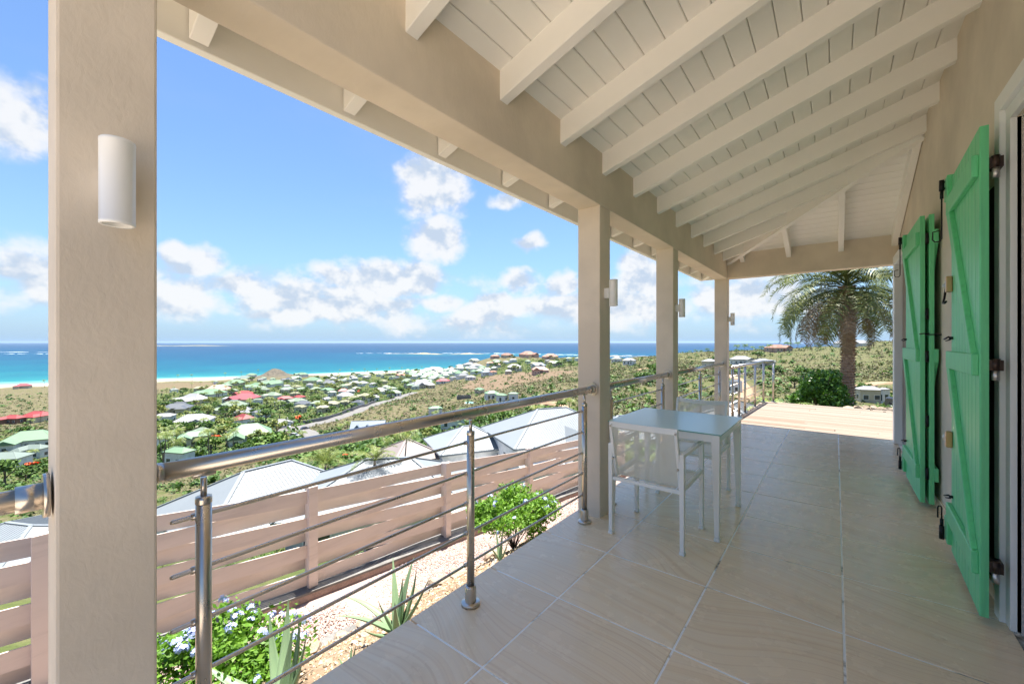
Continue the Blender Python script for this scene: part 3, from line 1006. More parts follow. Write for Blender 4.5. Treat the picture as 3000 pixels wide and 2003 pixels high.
# ================================================================== the hillside
# heights of the land: bearings (tangent to the valley axis) and, along each, distance and height over the terrace
SEA = -58.6
PROF = {
 -2.6: [(5, -3), (15, -7), (28, -14), (45, -20), (70, -27), (100, -34), (150, -42), (220, -50), (330, -56), (420, -59), (480, -61), (600, -63)],
 -1.57: [(5, -3), (15, -7), (28, -14), (45, -20), (70, -26), (100, -33), (130, -38.5), (184, -45), (268, -51), (380, -55.5), (470, -57.8), (505, -59.5), (640, -62)],
 -1.196: [(5, -3), (15, -7), (28, -14), (45, -19.5), (70, -26), (100, -33), (130, -38.5), (184, -45), (268, -51), (400, -55.5), (555, -57.8), (595, -59.6), (720, -62)],
 -0.823: [(5, -3), (15, -6.5), (30, -12.5), (50, -18), (80, -25), (120, -33), (170, -39.5), (241, -46), (350, -51.5), (450, -55), (560, -57), (640, -58.0), (690, -60.5), (800, -63)],
 -0.504: [(5, -3), (15, -6.5), (30, -12.5), (50, -17.5), (80, -24.5), (120, -32), (170, -38.5), (241, -44.5), (350, -50), (450, -53.5), (560, -56), (740, -58.0), (790, -60.5), (900, -63)],
 -0.185: [(5, -3), (15, -6.5), (30, -12), (50, -16.5), (80, -22), (120, -28.5), (170, -34), (241, -40.5), (350, -46), (450, -50), (560, -53), (750, -56.5), (890, -58.0), (950, -60.5), (1100, -63)],
 -0.10: [(5, -3), (15, -6.5), (30, -11.7), (50, -16), (80, -21), (120, -26.8), (170, -31.5), (241, -37), (350, -42), (450, -44), (560, -43), (640, -36.5), (700, -32.2), (740, -34), (800, -50), (870, -59.5), (950, -62), (1100, -63)],
 -0.04: [(5, -3), (15, -6.5), (30, -11.3), (50, -15.5), (80, -20.2), (120, -25.3), (170, -29.5), (241, -34), (350, -37.5), (450, -38.5), (560, -35.5), (640, -29.5), (700, -23.8), (750, -26), (810, -45), (870, -59.5), (950, -62), (1100, -63)],
 0.028: [(5, -3), (15, -6.5), (30, -11), (50, -15), (80, -19.5), (120, -24), (170, -27.5), (241, -31), (350, -33), (450, -33.5), (560, -30.5), (640, -25.5), (700, -22.2), (760, -28), (850, -45), (950, -58.6), (1000, -61), (1100, -63)],
 0.166: [(5, -3), (15, -6), (30, -10), (50, -13.5), (80, -17), (120, -20), (170, -22.5), (241, -24.5), (350, -25), (450, -24.5), (560, -22.8), (630, -21.6), (700, -30), (850, -50), (950, -60), (1050, -63)],
 0.294: [(5, -2.5), (15, -5), (30, -8.5), (50, -11.5), (80, -14.5), (120, -17), (170, -19), (241, -20), (350, -19.5), (450, -18.5), (520, -18.5), (600, -26), (750, -45), (900, -60), (1000, -63)],
 0.432: [(5, -2), (10, -2.2), (20, -4.5), (40, -8.5), (70, -12), (110, -14.5), (160, -16), (240, -16), (330, -14), (420, -11), (480, -10.5), (600, -22), (800, -50), (900, -60), (1000, -63)],
 0.623: [(5, -1.2), (10, -1.4), (20, -4), (40, -8), (70, -11.5), (110, -14), (160, -15.5), (240, -15), (330, -12), (420, -9), (500, -8.5), (600, -18), (800, -50), (900, -60), (1000, -63)],
 0.772: [(5, -1.0), (12, -1.0), (17, -1.3), (25, -4), (40, -8), (70, -12), (110, -15), (160, -16), (240, -13), (330, -8.5), (420, -5), (500, -4.5), (600, -12), (800, -45), (900, -60), (1000, -63)],
 0.921: [(5, -1.0), (12, -1.0), (17, -1.3), (25, -4), (40, -8), (70, -12.5), (110, -16), (160, -15.5), (240, -10), (330, -4), (420, 1), (460, 3), (600, -5), (900, -40), (1100, -63)],
 1.7: [(5, -1.0), (12, -1.0), (17, -1.2), (25, -3), (40, -6), (70, -9), (110, -10), (160, -6), (240, 3), (330, 12), (420, 20), (460, 22), (600, 15), (900, -20), (1100, -63)],
}
_TT = np.array(sorted(PROF))
_LG = np.linspace(math.log(5), math.log(1100), 160)
_ZZ = np.array([np.interp(_LG, [math.log(d) for d, z in PROF[t]], [z for d, z in PROF[t]]) for t in _TT])
_ZZ[:, 1:-1] = 0.25 * _ZZ[:, :-2] + 0.5 * _ZZ[:, 1:-1] + 0.25 * _ZZ[:, 2:]
_AA = np.arctan(_TT)
SHORE = ([-2.6, -1.57, -1.196, -0.823, -0.504, -0.185, 0.028, 0.166, 0.294, 1.7], [410, 488, 575, 660, 752, 905, 950, 935, 890, 890])


def ld(x, y):
    """sideways and forward distance from the terrace along the valley axis"""
    return x * CY + y * SY, y * CY - x * SY


def xy(l, d):
    return -d * SY + l * CY, d * CY + l * SY


def _hash_noise(x, y, s):
    x = np.asarray(x, float) / s
    y = np.asarray(y, float) / s
    xi, yi = np.floor(x), np.floor(y)
    fx, fy = x - xi, y - yi
    fx, fy = fx * fx * (3 - 2 * fx), fy * fy * (3 - 2 * fy)
    def h(a, b):
        v = np.sin(a * 127.1 + b * 311.7) * 43758.5453
        return v - np.floor(v)
    return (h(xi, yi) * (1 - fx) + h(xi + 1, yi) * fx) * (1 - fy) + (h(xi, yi + 1) * (1 - fx) + h(xi + 1, yi + 1) * fx) * fy - 0.5


def ground(x, y, rough=True):
    x = np.asarray(x, float)
    y = np.asarray(y, float)
    l, d = ld(x, y)
    d = np.maximum(d, 1.0)
    a = np.clip(np.arctan(l / d), _AA[0], _AA[-1])
    lg = np.clip(np.log(d), _LG[0], _LG[-1])
    j = np.clip(np.searchsorted(_AA, a) - 1, 0, len(_AA) - 2)
    f = (a - _AA[j]) / (_AA[j + 1] - _AA[j])
    f = f * f * (3 - 2 * f) * 0.6 + f * 0.4
    gi = (lg - _LG[0]) / (_LG[1] - _LG[0])
    i = np.clip(gi.astype(int), 0, len(_LG) - 2)
    g = gi - i
    z0 = _ZZ[j, i] * (1 - g) + _ZZ[j, i + 1] * g
    z1 = _ZZ[j + 1, i] * (1 - g) + _ZZ[j + 1, i + 1] * g
    z = z0 * (1 - f) + z1 * f
    # rocky knoll on the beach
    kl, kd = -399.0, 690.0
    q = ((l - kl) / 34.0) ** 2 + ((d - kd) / 40.0) ** 2
    z = z + 6.5 * np.exp(-q * 1.1) + 8.5 * np.exp(-(((l - kl) / 13.0) ** 2 + ((d - kd) / 18.0) ** 2) ** 1.5)
    if rough:
        amp = np.clip(d / 60.0, 0.0, 1.0) * np.clip((z - SEA - 2.5) / 6.0, 0, 1)
        z = z + amp * (2.2 * _hash_noise(x, y, 37.0) + 1.1 * _hash_noise(x + 7, y - 3, 15.0) + 0.5 * _hash_noise(x, y, 6.0))
    return z

# ================================================================== planting helpers
def mesh_np(name, V, Q, mat, smooth=False):
    """V (n,3), Q (m,k) faces"""
    V = np.asarray(V, np.float32)
    Q = np.asarray(Q, np.int32)
    me = bpy.data.meshes.new(name)
    me.vertices.add(len(V))
    me.vertices.foreach_set('co', V.ravel())
    k = Q.shape[1]
    me.loops.add(Q.size)
    me.loops.foreach_set('vertex_index', Q.ravel())
    me.polygons.add(len(Q))
    me.polygons.foreach_set('loop_start', np.arange(0, Q.size, k, dtype=np.int32))
    me.polygons.foreach_set('loop_total', np.full(len(Q), k, np.int32))
    me.polygons.foreach_set('use_smooth', np.full(len(Q), smooth))
    me.update(calc_edges=True)
    me.validate()
    if mat is not None:
        me.materials.append(mat)
    return me


def rand_rot(g, n, up=0.0):
    """n random orthonormal frames (a, b, normal); up>0 biases the normals upward"""
    nn = g.normal(size=(n, 3))
    nn[:, 2] = nn[:, 2] + up
    nn /= np.linalg.norm(nn, axis=1)[:, None]
    a = g.normal(size=(n, 3))
    a -= (a * nn).sum(1)[:, None] * nn
    a /= np.linalg.norm(a, axis=1)[:, None]
    return a, np.cross(nn, a), nn


def leaves(g, P, size, up=0.6, aspect=0.55):
    """diamond leaves at P: returns V, Q"""
    n = len(P)
    a, b, _ = rand_rot(g, n, up)
    s = (np.asarray(size) * (0.7 + 0.6 * g.random(n)))[:, None]
    V = np.stack([P - a * s, P + b * s * aspect, P + a * s, P - b * s * aspect], 1).reshape(-1, 3)
    Q = np.arange(4 * n).reshape(n, 4)
    return V, Q


def clump_points(g, n, nclump, rx, ry, rz, inner=0.35, cr=0.34):
    """points in leaf clumps spread over an ellipsoid shell"""
    c = g.normal(size=(nclump, 3))
    c /= np.linalg.norm(c, axis=1)[:, None]
    c *= (inner + (1 - inner) * g.random(nclump) ** 0.6)[:, None] * 0.78
    c[:, 2] = np.abs(c[:, 2]) * 0.9 + c[:, 2] * 0.1
    k = g.integers(0, nclump, n)
    p = g.normal(size=(n, 3))
    p /= np.linalg.norm(p, axis=1)[:, None]
    p *= (g.random(n) ** 0.45)[:, None] * cr * (0.6 + 0.8 * g.random(nclump))[k][:, None]
    p[:, 2] *= 0.7
    P = c[k] + p
    return P * np.array([rx, ry, rz])


def mat_leaf(name, stops, trans=0.25, rough=0.55, spec=0.3):
    m, nt, b = principled(name, (0.1, 0.2, 0.05), rough, spec=spec)
    gi = nt.node('ShaderNodeNewGeometry')
    r = nt.m('ADD', nt.m('MULTIPLY', gi.outputs['Random Per Island'], 0.75), nt.m('MULTIPLY', obrand(nt), 0.25))
    c = nt.ramp(r, stops)
    nt.l.new(c, b.inputs['Base Color'])
    if trans:
        tl = nt.node('ShaderNodeBsdfTranslucent')
        nt.l.new(nt.mix(1.0, c, (1.15, 1.2, 0.6), 'MULTIPLY'), tl.inputs[0])
        mx = nt.node('ShaderNodeMixShader')
        mx.inputs[0].default_value = trans
        nt.l.new(b.outputs[0], mx.inputs[1])
        nt.l.new(tl.outputs[0], mx.inputs[2])
        nt.l.new(mx.outputs[0], m.node_tree.nodes['Material Output'].inputs[0])
    return m


mat_leaf('plumbago_leaf', [(0.0, (0.06, 0.14, 0.015)), (0.5, (0.13, 0.27, 0.03)), (1.0, (0.24, 0.40, 0.06))], 0.35)
mat_leaf('aloe_leaf', [(0.0, (0.13, 0.21, 0.12)), (1.0, (0.20, 0.28, 0.15))], 0.0, 0.4)
mat_leaf('bush_leaf', [(0.0, (0.05, 0.12, 0.02)), (0.5, (0.105, 0.225, 0.035)), (1.0, (0.19, 0.34, 0.06))], 0.28, 0.35, 0.5)
mat_leaf('palm_leaf', [(0.0, (0.075, 0.105, 0.032)), (0.6, (0.15, 0.175, 0.05)), (1.0, (0.26, 0.25, 0.075))], 0.22, 0.45, 0.3)
mat_leaf('palm_dry', [(0.0, (0.20, 0.13, 0.085)), (1.0, (0.40, 0.29, 0.19))], 0.15, 0.7)
principled('flower_blue', (0.46, 0.53, 0.80), 0.6)
principled('bark', (0.14, 0.10, 0.07), 0.9)


def mat_ground(name, c0, c1, c2, sc=6.0, bmp=0.4):
    m, nt, b = principled(name, c0, 0.95, spec=0.1)
    p = worldpos(nt)
    n1 = nt.noise(p, sc, 6, 0.65)
    n2 = nt.noise(p, sc * 12, 4, 0.7)
    c = nt.ramp(n1, [(0.3, c0), (0.5, c1), (0.7, c2)])
    c = nt.mix(nt.m('MULTIPLY', nt.smooth(n2, 0.45, 0.7), 0.5), c, tuple(v * 0.55 for v in c0))
    nt.l.new(c, b.inputs['Base Color'])
    bump(nt, b, nt.m('ADD', n2, n1), bmp, 0.03)
    return m


mat_ground('dry_soil', (0.18, 0.125, 0.08), (0.235, 0.17, 0.115), (0.28, 0.22, 0.155))
mat_ground('concrete', (0.13, 0.127, 0.12), (0.17, 0.165, 0.158), (0.215, 0.21, 0.20), 5, 0.2)
mat_ground('kerb_pink', (0.26, 0.19, 0.17), (0.32, 0.24, 0.21), (0.36, 0.28, 0.25), 4, 0.15)


def mat_island(name, stops, rough=0.85):
    m, nt, b = principled(name, (0.5, 0.4, 0.3), rough, spec=0.2)
    gi = nt.node('ShaderNodeNewGeometry')
    nt.l.new(nt.ramp(gi.outputs['Random Per Island'], stops), b.inputs['Base Color'])
    return m


mat_island('gravel_pink', [(0.0, (0.32, 0.22, 0.19)), (0.3, (0.41, 0.305, 0.265)), (0.7, (0.46, 0.365, 0.33)), (1.0, (0.52, 0.46, 0.43))])
mat_island('soil_stones', [(0.0, (0.24, 0.15, 0.09)), (0.4, (0.38, 0.27, 0.17)), (0.8, (0.46, 0.37, 0.27)), (1.0, (0.5, 0.46, 0.42))])
mat_ground('rock', (0.24, 0.17, 0.12), (0.34, 0.27, 0.20), (0.44, 0.39, 0.33), 9, 0.5)

# ================================================================== the garden strip below the terrace
def zbase(y): return -1.12 - 0.1 * y            # foot of the fence
XFEN = -4.62
def bedz(x, y):
    x = np.asarray(x, float)
    y = np.asarray(y, float)
    zb = zbase(y) - 0.085
    top = -0.16 - 0.012 * np.clip(y, -5, 12)
    f = np.clip((x + 3.62) / (-1.64 + 3.62), 0, 1)
    z = zb + (top - zb) * (f ** 0.85)
    z = z + 0.05 * _hash_noise(x, y, 0.6) * np.clip(f * 3, 0, 1) + 0.03 * _hash_noise(x, y, 0.22) * np.clip(f * 4, 0, 1)
    return np.where(x < -3.62, zb - 0.02, z)


g = np.random.default_rng(11)
gx = np.linspace(-4.50, -1.60, 70)
gy = np.linspace(-3.5, 13.0, 330)
GX, GY = np.meshgrid(gx, gy)
V = np.stack([GX, GY, bedz(GX, GY)], -1).reshape(-1, 3)
nx, ny = len(gx), len(gy)
ii = (np.arange(ny - 1)[:, None] * nx + np.arange(nx - 1)[None, :]).ravel()
Q = np.stack([ii, ii + 1, ii + nx + 1, ii + nx], 1)
bed = link('garden_bed', mesh_np('garden_bed', V, Q, W['dry_soil'], True))
tag(bed, kind='structure')

# small stones lying on the bed, and the pink gravel path: low pebbles by the thousand
_oct = np.array([(1, 0, 0), (0, 1, 0), (-1, 0, 0), (0, -1, 0), (0, 0, 1), (0, 0, -1)], float)
_octf = np.array([(0, 1, 4), (1, 2, 4), (2, 3, 4), (3, 0, 4), (1, 0, 5), (2, 1, 5), (3, 2, 5), (0, 3, 5)])
def pebbles(name, P, size, mat, flat=0.6):
    n = len(P)
    a, b, c_ = rand_rot(g, n, 1.2)
    s = size * (0.6 + 0.8 * g.random(n))
    o = _oct[None, :, :] * (0.7 + 0.6 * g.random((n, 6, 1)))
    Vp = P[:, None, :] + s[:, None, None] * (o[..., 0:1] * a[:, None, :] + o[..., 1:2] * b[:, None, :] * 0.8 + o[..., 2:3] * c_[:, None, :] * flat)
    F_ = (np.arange(n)[:, None, None] * 6 + _octf[None]).reshape(-1, 3)
    return link(name, mesh_np(name, Vp.reshape(-1, 3), F_, mat))
n = 22000
px = g.uniform(-3.6, -1.66, n)
py = g.uniform(-1.5, 9.0, n)
so = pebbles('bed_stones', np.stack([px, py, bedz(px, py) + 0.002], 1), np.where(g.random(n) < 0.05, 0.024, np.where(g.random(n) < 0.3, 0.014, 0.008)), W['soil_stones'])
tag(so, 'small tan stones strewn over the dry garden bed', 'stones', kind='stuff')
n = 42000
px = g.uniform(-4.46, -3.70, n)
py = -1.5 + 12.0 * g.random(n) ** 0.8
gr = pebbles('pink_gravel', np.stack([px, py, zbase(py) - 0.098 + 0.03 * _hash_noise(px, py, 0.5)], 1), np.full(n, 0.0125), W['gravel_pink'])
tag(gr, 'pale pink gravel path between the bed and the fence', 'gravel', kind='stuff')

# rough concrete edge between bed and gravel, and the footing under the fence
def strip(name, x0, x1, z0, z1, mat, y0=-3.5, y1=12.5, step=0.25, jit=0.0):
    mb = MB()
    yy = np.arange(y0, y1 + 0.01, step)
    rows = []
    rr = random.Random(5)
    for y_ in yy:
        zb = zbase(y_)
        a, b = x0 + rr.uniform(-jit, jit), x1 + rr.uniform(-jit, jit)
        dz = rr.uniform(-jit, jit) * 0.4
        rows.append([(a, y_, zb + z0), (b, y_, zb + z0), (b, y_, zb + z1 + dz), (a, y_, zb + z1 + dz)])
    vs_ = [p for r_ in rows for p in r_]
    fs_ = []
    for i_ in range(len(rows) - 1):
        o_ = 4 * i_
        for k_ in range(4):
            fs_.append((o_ + k_, o_ + (k_ + 1) % 4, o_ + 4 + (k_ + 1) % 4, o_ + 4 + k_))
    fs_ += [(0, 1, 2, 3), tuple(4 * (len(rows) - 1) + k_ for k_ in (3, 2, 1, 0))]
    mb.add(vs_, fs_)
    return mb.build(name, mat)
mat_ground('gravel_base', (0.36, 0.26, 0.225), (0.44, 0.33, 0.29), (0.50, 0.40, 0.36), 30, 0.6)
tag(strip('gravel_path', -4.49, -3.68, -0.5, -0.102, W['gravel_base']), kind='structure')
tag(strip('concrete_edge', -3.72, -3.44, -0.5, -0.06, W['concrete'], jit=0.03), kind='structure')
ft = strip('fence_footing', -4.75, -4.475, -0.7, -0.025, W['kerb_pink'])
tag(ft, kind='structure')
tp = strip('footing_cap', -4.76, -4.465, -0.0249, 0.0, W['concrete'], jit=0.003)
tp.parent = ft

# ------------------------------------------------------------------ woven fence
fen = empty('woven_fence', (XFEN, 0, 0))
tag(fen, 'beige woven slat fence along the gravel path below the terrace', 'fence')
PY = [-2.0, 0.22, 2.2, 4.22, 6.35, 8.55, 10.7]
NR, SH = 7, 0.150
H_F = 1.08
for k, y_ in enumerate(PY):
    zb = zbase(y_) + 0.001
    MB().box(0.028, 0.085, y_ - 0.05, y_ + 0.05, zb, zb + H_F + 0.03).build('post', W['fence_beige'], fen, 0.003)
    MB().box(-0.060, 0.027, y_ - 0.03, y_ + 0.03, zb, zb + H_F + 0.01).build('post_core', W['fence_beige'], fen, 0.003)
for k in range(len(PY) - 1):
    ya, yb = PY[k], PY[k + 1]
    for r_ in range(NR):
        s_ = 1 if (r_ + k) % 2 == 0 else -1
        n = 22
        vs_, fs_ = [], []
        for i_ in range(n + 1):
            f = i_ / n
            y_ = ya + (yb - ya) * f
            off = 0.048 * math.cos(math.pi * f) * s_ - 0.018
            zb = zbase(y_) + 0.018 + r_ * SH
            for dx, dz in ((-0.006, 0), (0.006, 0), (0.006, SH - 0.006), (-0.006, SH - 0.006)):
                vs_.append((off + dx, y_, zb + dz))
        for i_ in range(n):
            o_ = 4 * i_
            for q in range(4):
                fs_.append((o_ + q, o_ + (q + 1) % 4, o_ + 4 + (q + 1) % 4, o_ + 4 + q))
        fs_ += [(0, 1, 2, 3), tuple(4 * n + q for q in (3, 2, 1, 0))]
        MB().add(vs_, fs_, False).build('slat', W['fence_beige'], fen)

# ------------------------------------------------------------------ aloes
def aloe(x, y, specs, label, sc_=1.0):
    z = float(bedz(x, y))
    o = empty('aloe_plant', (x, y, z - 0.01))
    tag(o, label, 'aloe')
    for (az, L, w, el, curl) in specs:
        n = 12
        vs_, fs_ = [], []
        e = R(el)
        p = Vector((0, 0, 0.02))
        d_ = Vector((math.cos(R(az)), math.sin(R(az)), 0))
        side = Vector((-d_.y, d_.x, 0))
        for i_ in range(n + 1):
            f = i_ / n
            hw = w * (1 - f ** 1.6) * (0.75 + 0.5 * min(1, f * 4) * (1 - f * 0.4)) * 0.5 + 0.0012
            tdir = d_ * math.cos(e) + Vector((0, 0, math.sin(e)))
            nrm = -d_ * math.sin(e) + Vector((0, 0, math.cos(e)))
            th = hw * 0.42
            vs_ += [p - side * hw + nrm * th * 0.9, p - side * hw * 0.5 + nrm * th * 0.1, p + side * hw * 0.5 + nrm * th * 0.1, p + side * hw + nrm * th * 0.9, p + side * hw * 0.55 - nrm * th, p - side * hw * 0.55 - nrm * th]
            p = p + tdir * (L / n)
            e += R(curl) / n
        for i_ in range(n):
            for q in range(6):
                a_, b_ = i_ * 6 + q, i_ * 6 + (q + 1) % 6
                fs_.append((a_, b_, b_ + 6, a_ + 6))
        fs_ += [(5, 4, 3, 2, 1, 0)]
        MB().add([v * sc_ for v in vs_], fs_, True).build('leaf', W['aloe_leaf'], o)
    return o
A1 = [(100, .42, .050, 78, -18), (60, .40, .046, 62, 25), (150, .42, .046, 58, -12), (20, .44, .044, 55, 12), (195, .44, .045, 40, -50), (-40, .36, .045, 50, 20), (240, .38, .042, 45, -30), (285, .34, .044, 28, 20), (330, .30, .04, 20, -10), (120, .30, .04, 70, 10), (75, .26, .036, 80, 5), (-100, .28, .04, 60, 12)]
aloe(-2.02, 1.47, A1, 'aloe with tall upright leaves beside the middle railing post')
A2 = [(95, .40, .042, 62, 34), (150, .46, .060, 42, 30), (205, .52, .062, 12, 8), (240, .42, .055, 22, 20), (60, .36, .050, 62, 22), (20, .30, .045, 55, 20), (170, .42, .05, 40, 30), (290, .34, .05, 25, 16), (330, .28, .05, 35, 10), (125, .34, .045, 70, 8)]
aloe(-2.05, 0.84, A2, 'broad leaved aloe in the bed by the flowering shrub at the bottom')
A3 = [(80, .15, .02, 75, 8), (20, .13, .02, 60, 10), (140, .13, .02, 60, 8), (200, .11, .018, 50, 5), (300, .12, .02, 55, 8)]
aloe(-1.90, 1.10, A3, 'tiny aloe offset on the bed near the terrace edge')
aloe(-2.28, 2.72, [(90, .34, .03, 80, 6), (30, .3, .03, 65, 10), (150, .3, .03, 62, 8), (260, .28, .03, 60, -8)], 'slender aloe in front of the round plumbago bush', 0.9)
aloe(-2.35, 0.38, [(60, .42, .03, 74, 8), (120, .36, .03, 70, 6), (200, .34, .03, 60, 8), (330, .3, .03, 60, 8)], 'slender aloe beside the nearest railing post')

# ------------------------------------------------------------------ plumbago shrubs
def flower_mesh():
    gg = np.random.default_rng(5)
    Vv, Qq = [], []
    for _ in range(11):
        c_ = gg.normal(size=3)
        c_ /= np.linalg.norm(c_)
        c_[2] = abs(c_[2])
        c_ *= 0.030 * (0.5 + 0.5 * gg.random())
        for k in range(5):
            a_ = 2 * math.pi * k / 5 + gg.random()
            nd = Vector(c_).normalized()
            u = nd.orthogonal().normalized()
            u.rotate(Matrix.Rotation(a_, 3, nd))
            w_ = nd.cross(u)
            b0 = len(Vv)
            cc = Vector(c_)
            Vv += [cc, cc + u * 0.008 + w_ * 0.0055, cc + u * 0.0145, cc + u * 0.008 - w_ * 0.0055]
            Qq.append((b0, b0 + 1, b0 + 2, b0 + 3))
    return mesh_np('flower_cluster', np.array(Vv), np.array(Qq), W['flower_blue'])
FLM = flower_mesh()
def plumbago(x, y, rx, ry, rz, zc_, n, nfl, seed, label, leaf=0.0185):
    gg = np.random.default_rng(seed)
    o = empty('plumbago_shrub', (x, y, float(bedz(x, y))))
    tag(o, label, 'shrub', 'blue flowering plumbago shrubs')
    P = clump_points(gg, n, 46, rx, ry, rz, 0.45, 0.26)
    P[:, 2] += zc_
    P[:, 2] = np.maximum(P[:, 2], 0.02 + 0.06 * gg.random(n))
    Vv, Qq = leaves(gg, P, leaf, 0.9, 0.5)
    link('foliage', mesh_np('foliage', Vv, Qq, W['plumbago_leaf']), o)
    st = MB()
    for k in range(16):
        a_ = gg.random() * 6.28
        e_ = P[gg.integers(0, n)]
        st.tube([(0, 0, 0), (e_[0] * 0.4, e_[1] * 0.4, e_[2] * 0.6), tuple(e_)], [0.006, 0.004, 0.002], 5)
    st.build('stems', W['bark'], o)
    # flower heads near the surface
    d_ = (P / np.array([rx, ry, rz]))
    rr_ = np.linalg.norm(d_ - np.array([0, 0, zc_ / rz]), axis=1) + 0.25 * P[:, 2]
    idx = np.argsort(-rr_)[: n // 4]
    pick = gg.choice(idx, nfl, replace=False)
    for k in pick:
        s_ = 0.7 + 0.6 * gg.random()
        q = P[k] * 1.03
        link('flower_cluster', FLM, o, tuple(q), (gg.normal() * 0.5, gg.normal() * 0.5, gg.random() * 6), (s_, s_, s_))
    return o
plumbago(-2.62, 0.62, 0.62, 0.64, 0.36, 0.19, 11000, 62, 21, 'plumbago shrub with pale blue flowers beside the nearest column')
plumbago(-2.68, 3.42, 0.58, 0.60, 0.46, 0.28, 11500, 24, 22, 'round bright green plumbago shrub left of the second column')

# rocks lining the bed
def rock_mesh(seed):
    gg = np.random.default_rng(seed)
    bm = bmesh.new()
    bmesh.ops.create_icosphere(bm, subdivisions=2, radius=1.0)
    pl = [(Vector(gg.normal(size=3)).normalized(), 0.55 + 0.35 * gg.random()) for _ in range(9)]
    for v in bm.verts:
        for nrm, dd in pl:
            k = v.co.dot(nrm) - dd
            if k > 0:
                v.co -= nrm * k
        v.co *= 1 + 0.05 * gg.normal()
    me = bpy.data.meshes.new('rock')
    bm.to_mesh(me)
    bm.free()
    me.materials.append(W['rock'])
    return me
RM = [rock_mesh(k) for k in range(5)]
rr = random.Random(9)
rock_spots = [(-3.30, 2.05, .085), (-3.25, 2.35, .07), (-3.32, 2.62, .10), (-3.20, 1.78, .06), (-3.28, 2.95, .12), (-3.38, 3.3, .11), (-3.25, 3.75, .14), (-2.9, 1.2, .10), (-3.0, 1.45, .08), (-2.95, 2.2, .05), (-2.5, 1.55, .045), (-2.3, 1.2, .03), (-2.75, 1.75, .04)]
for k, (x, y, s_) in enumerate(rock_spots):
    o = link('rock', RM[k % 5], None, (x, y, float(bedz(x, y)) + s_ * 0.25), (rr.uniform(-.4, .4), rr.uniform(-.4, .4), rr.uniform(0, 6)), (s_, s_ * rr.uniform(.8, 1.4), s_ * rr.uniform(.55, .8)))
    tag(o, 'rough tan rock lying along the edge of the dry garden bed', 'rock', 'rocks in the garden bed')

# white garden spotlight at the bottom edge
x, y = -1.98, 0.46
lo = empty('garden_spotlight', (x, y, float(bedz(x, y))))
tag(lo, 'white round garden spotlight in the bed at the bottom of the picture', 'spotlight')
MB().tube([(0, 0, -0.05), (0, 0, 0.10)], 0.011, 10).build('spike', W['white_metal'], lo)
ax = Vector((0.62, -0.22, 0.75)).normalized()
c0 = Vector((0, 0, 0.13))
MB().tube([c0 - ax * 0.05, c0 - ax * 0.03, c0 + ax * 0.02, c0 + ax * 0.032], [0.03, 0.05, 0.060, 0.062], 28).build('lamp_head', W['white_metal'], lo)
MB().tube([c0 + ax * 0.032, c0 + ax * 0.034], 0.046, 28).build('lens', W['plastic_lens'] if 'plastic_lens' in W else principled('plastic_lens', (0.62, 0.60, 0.52), 0.3)[0], lo)

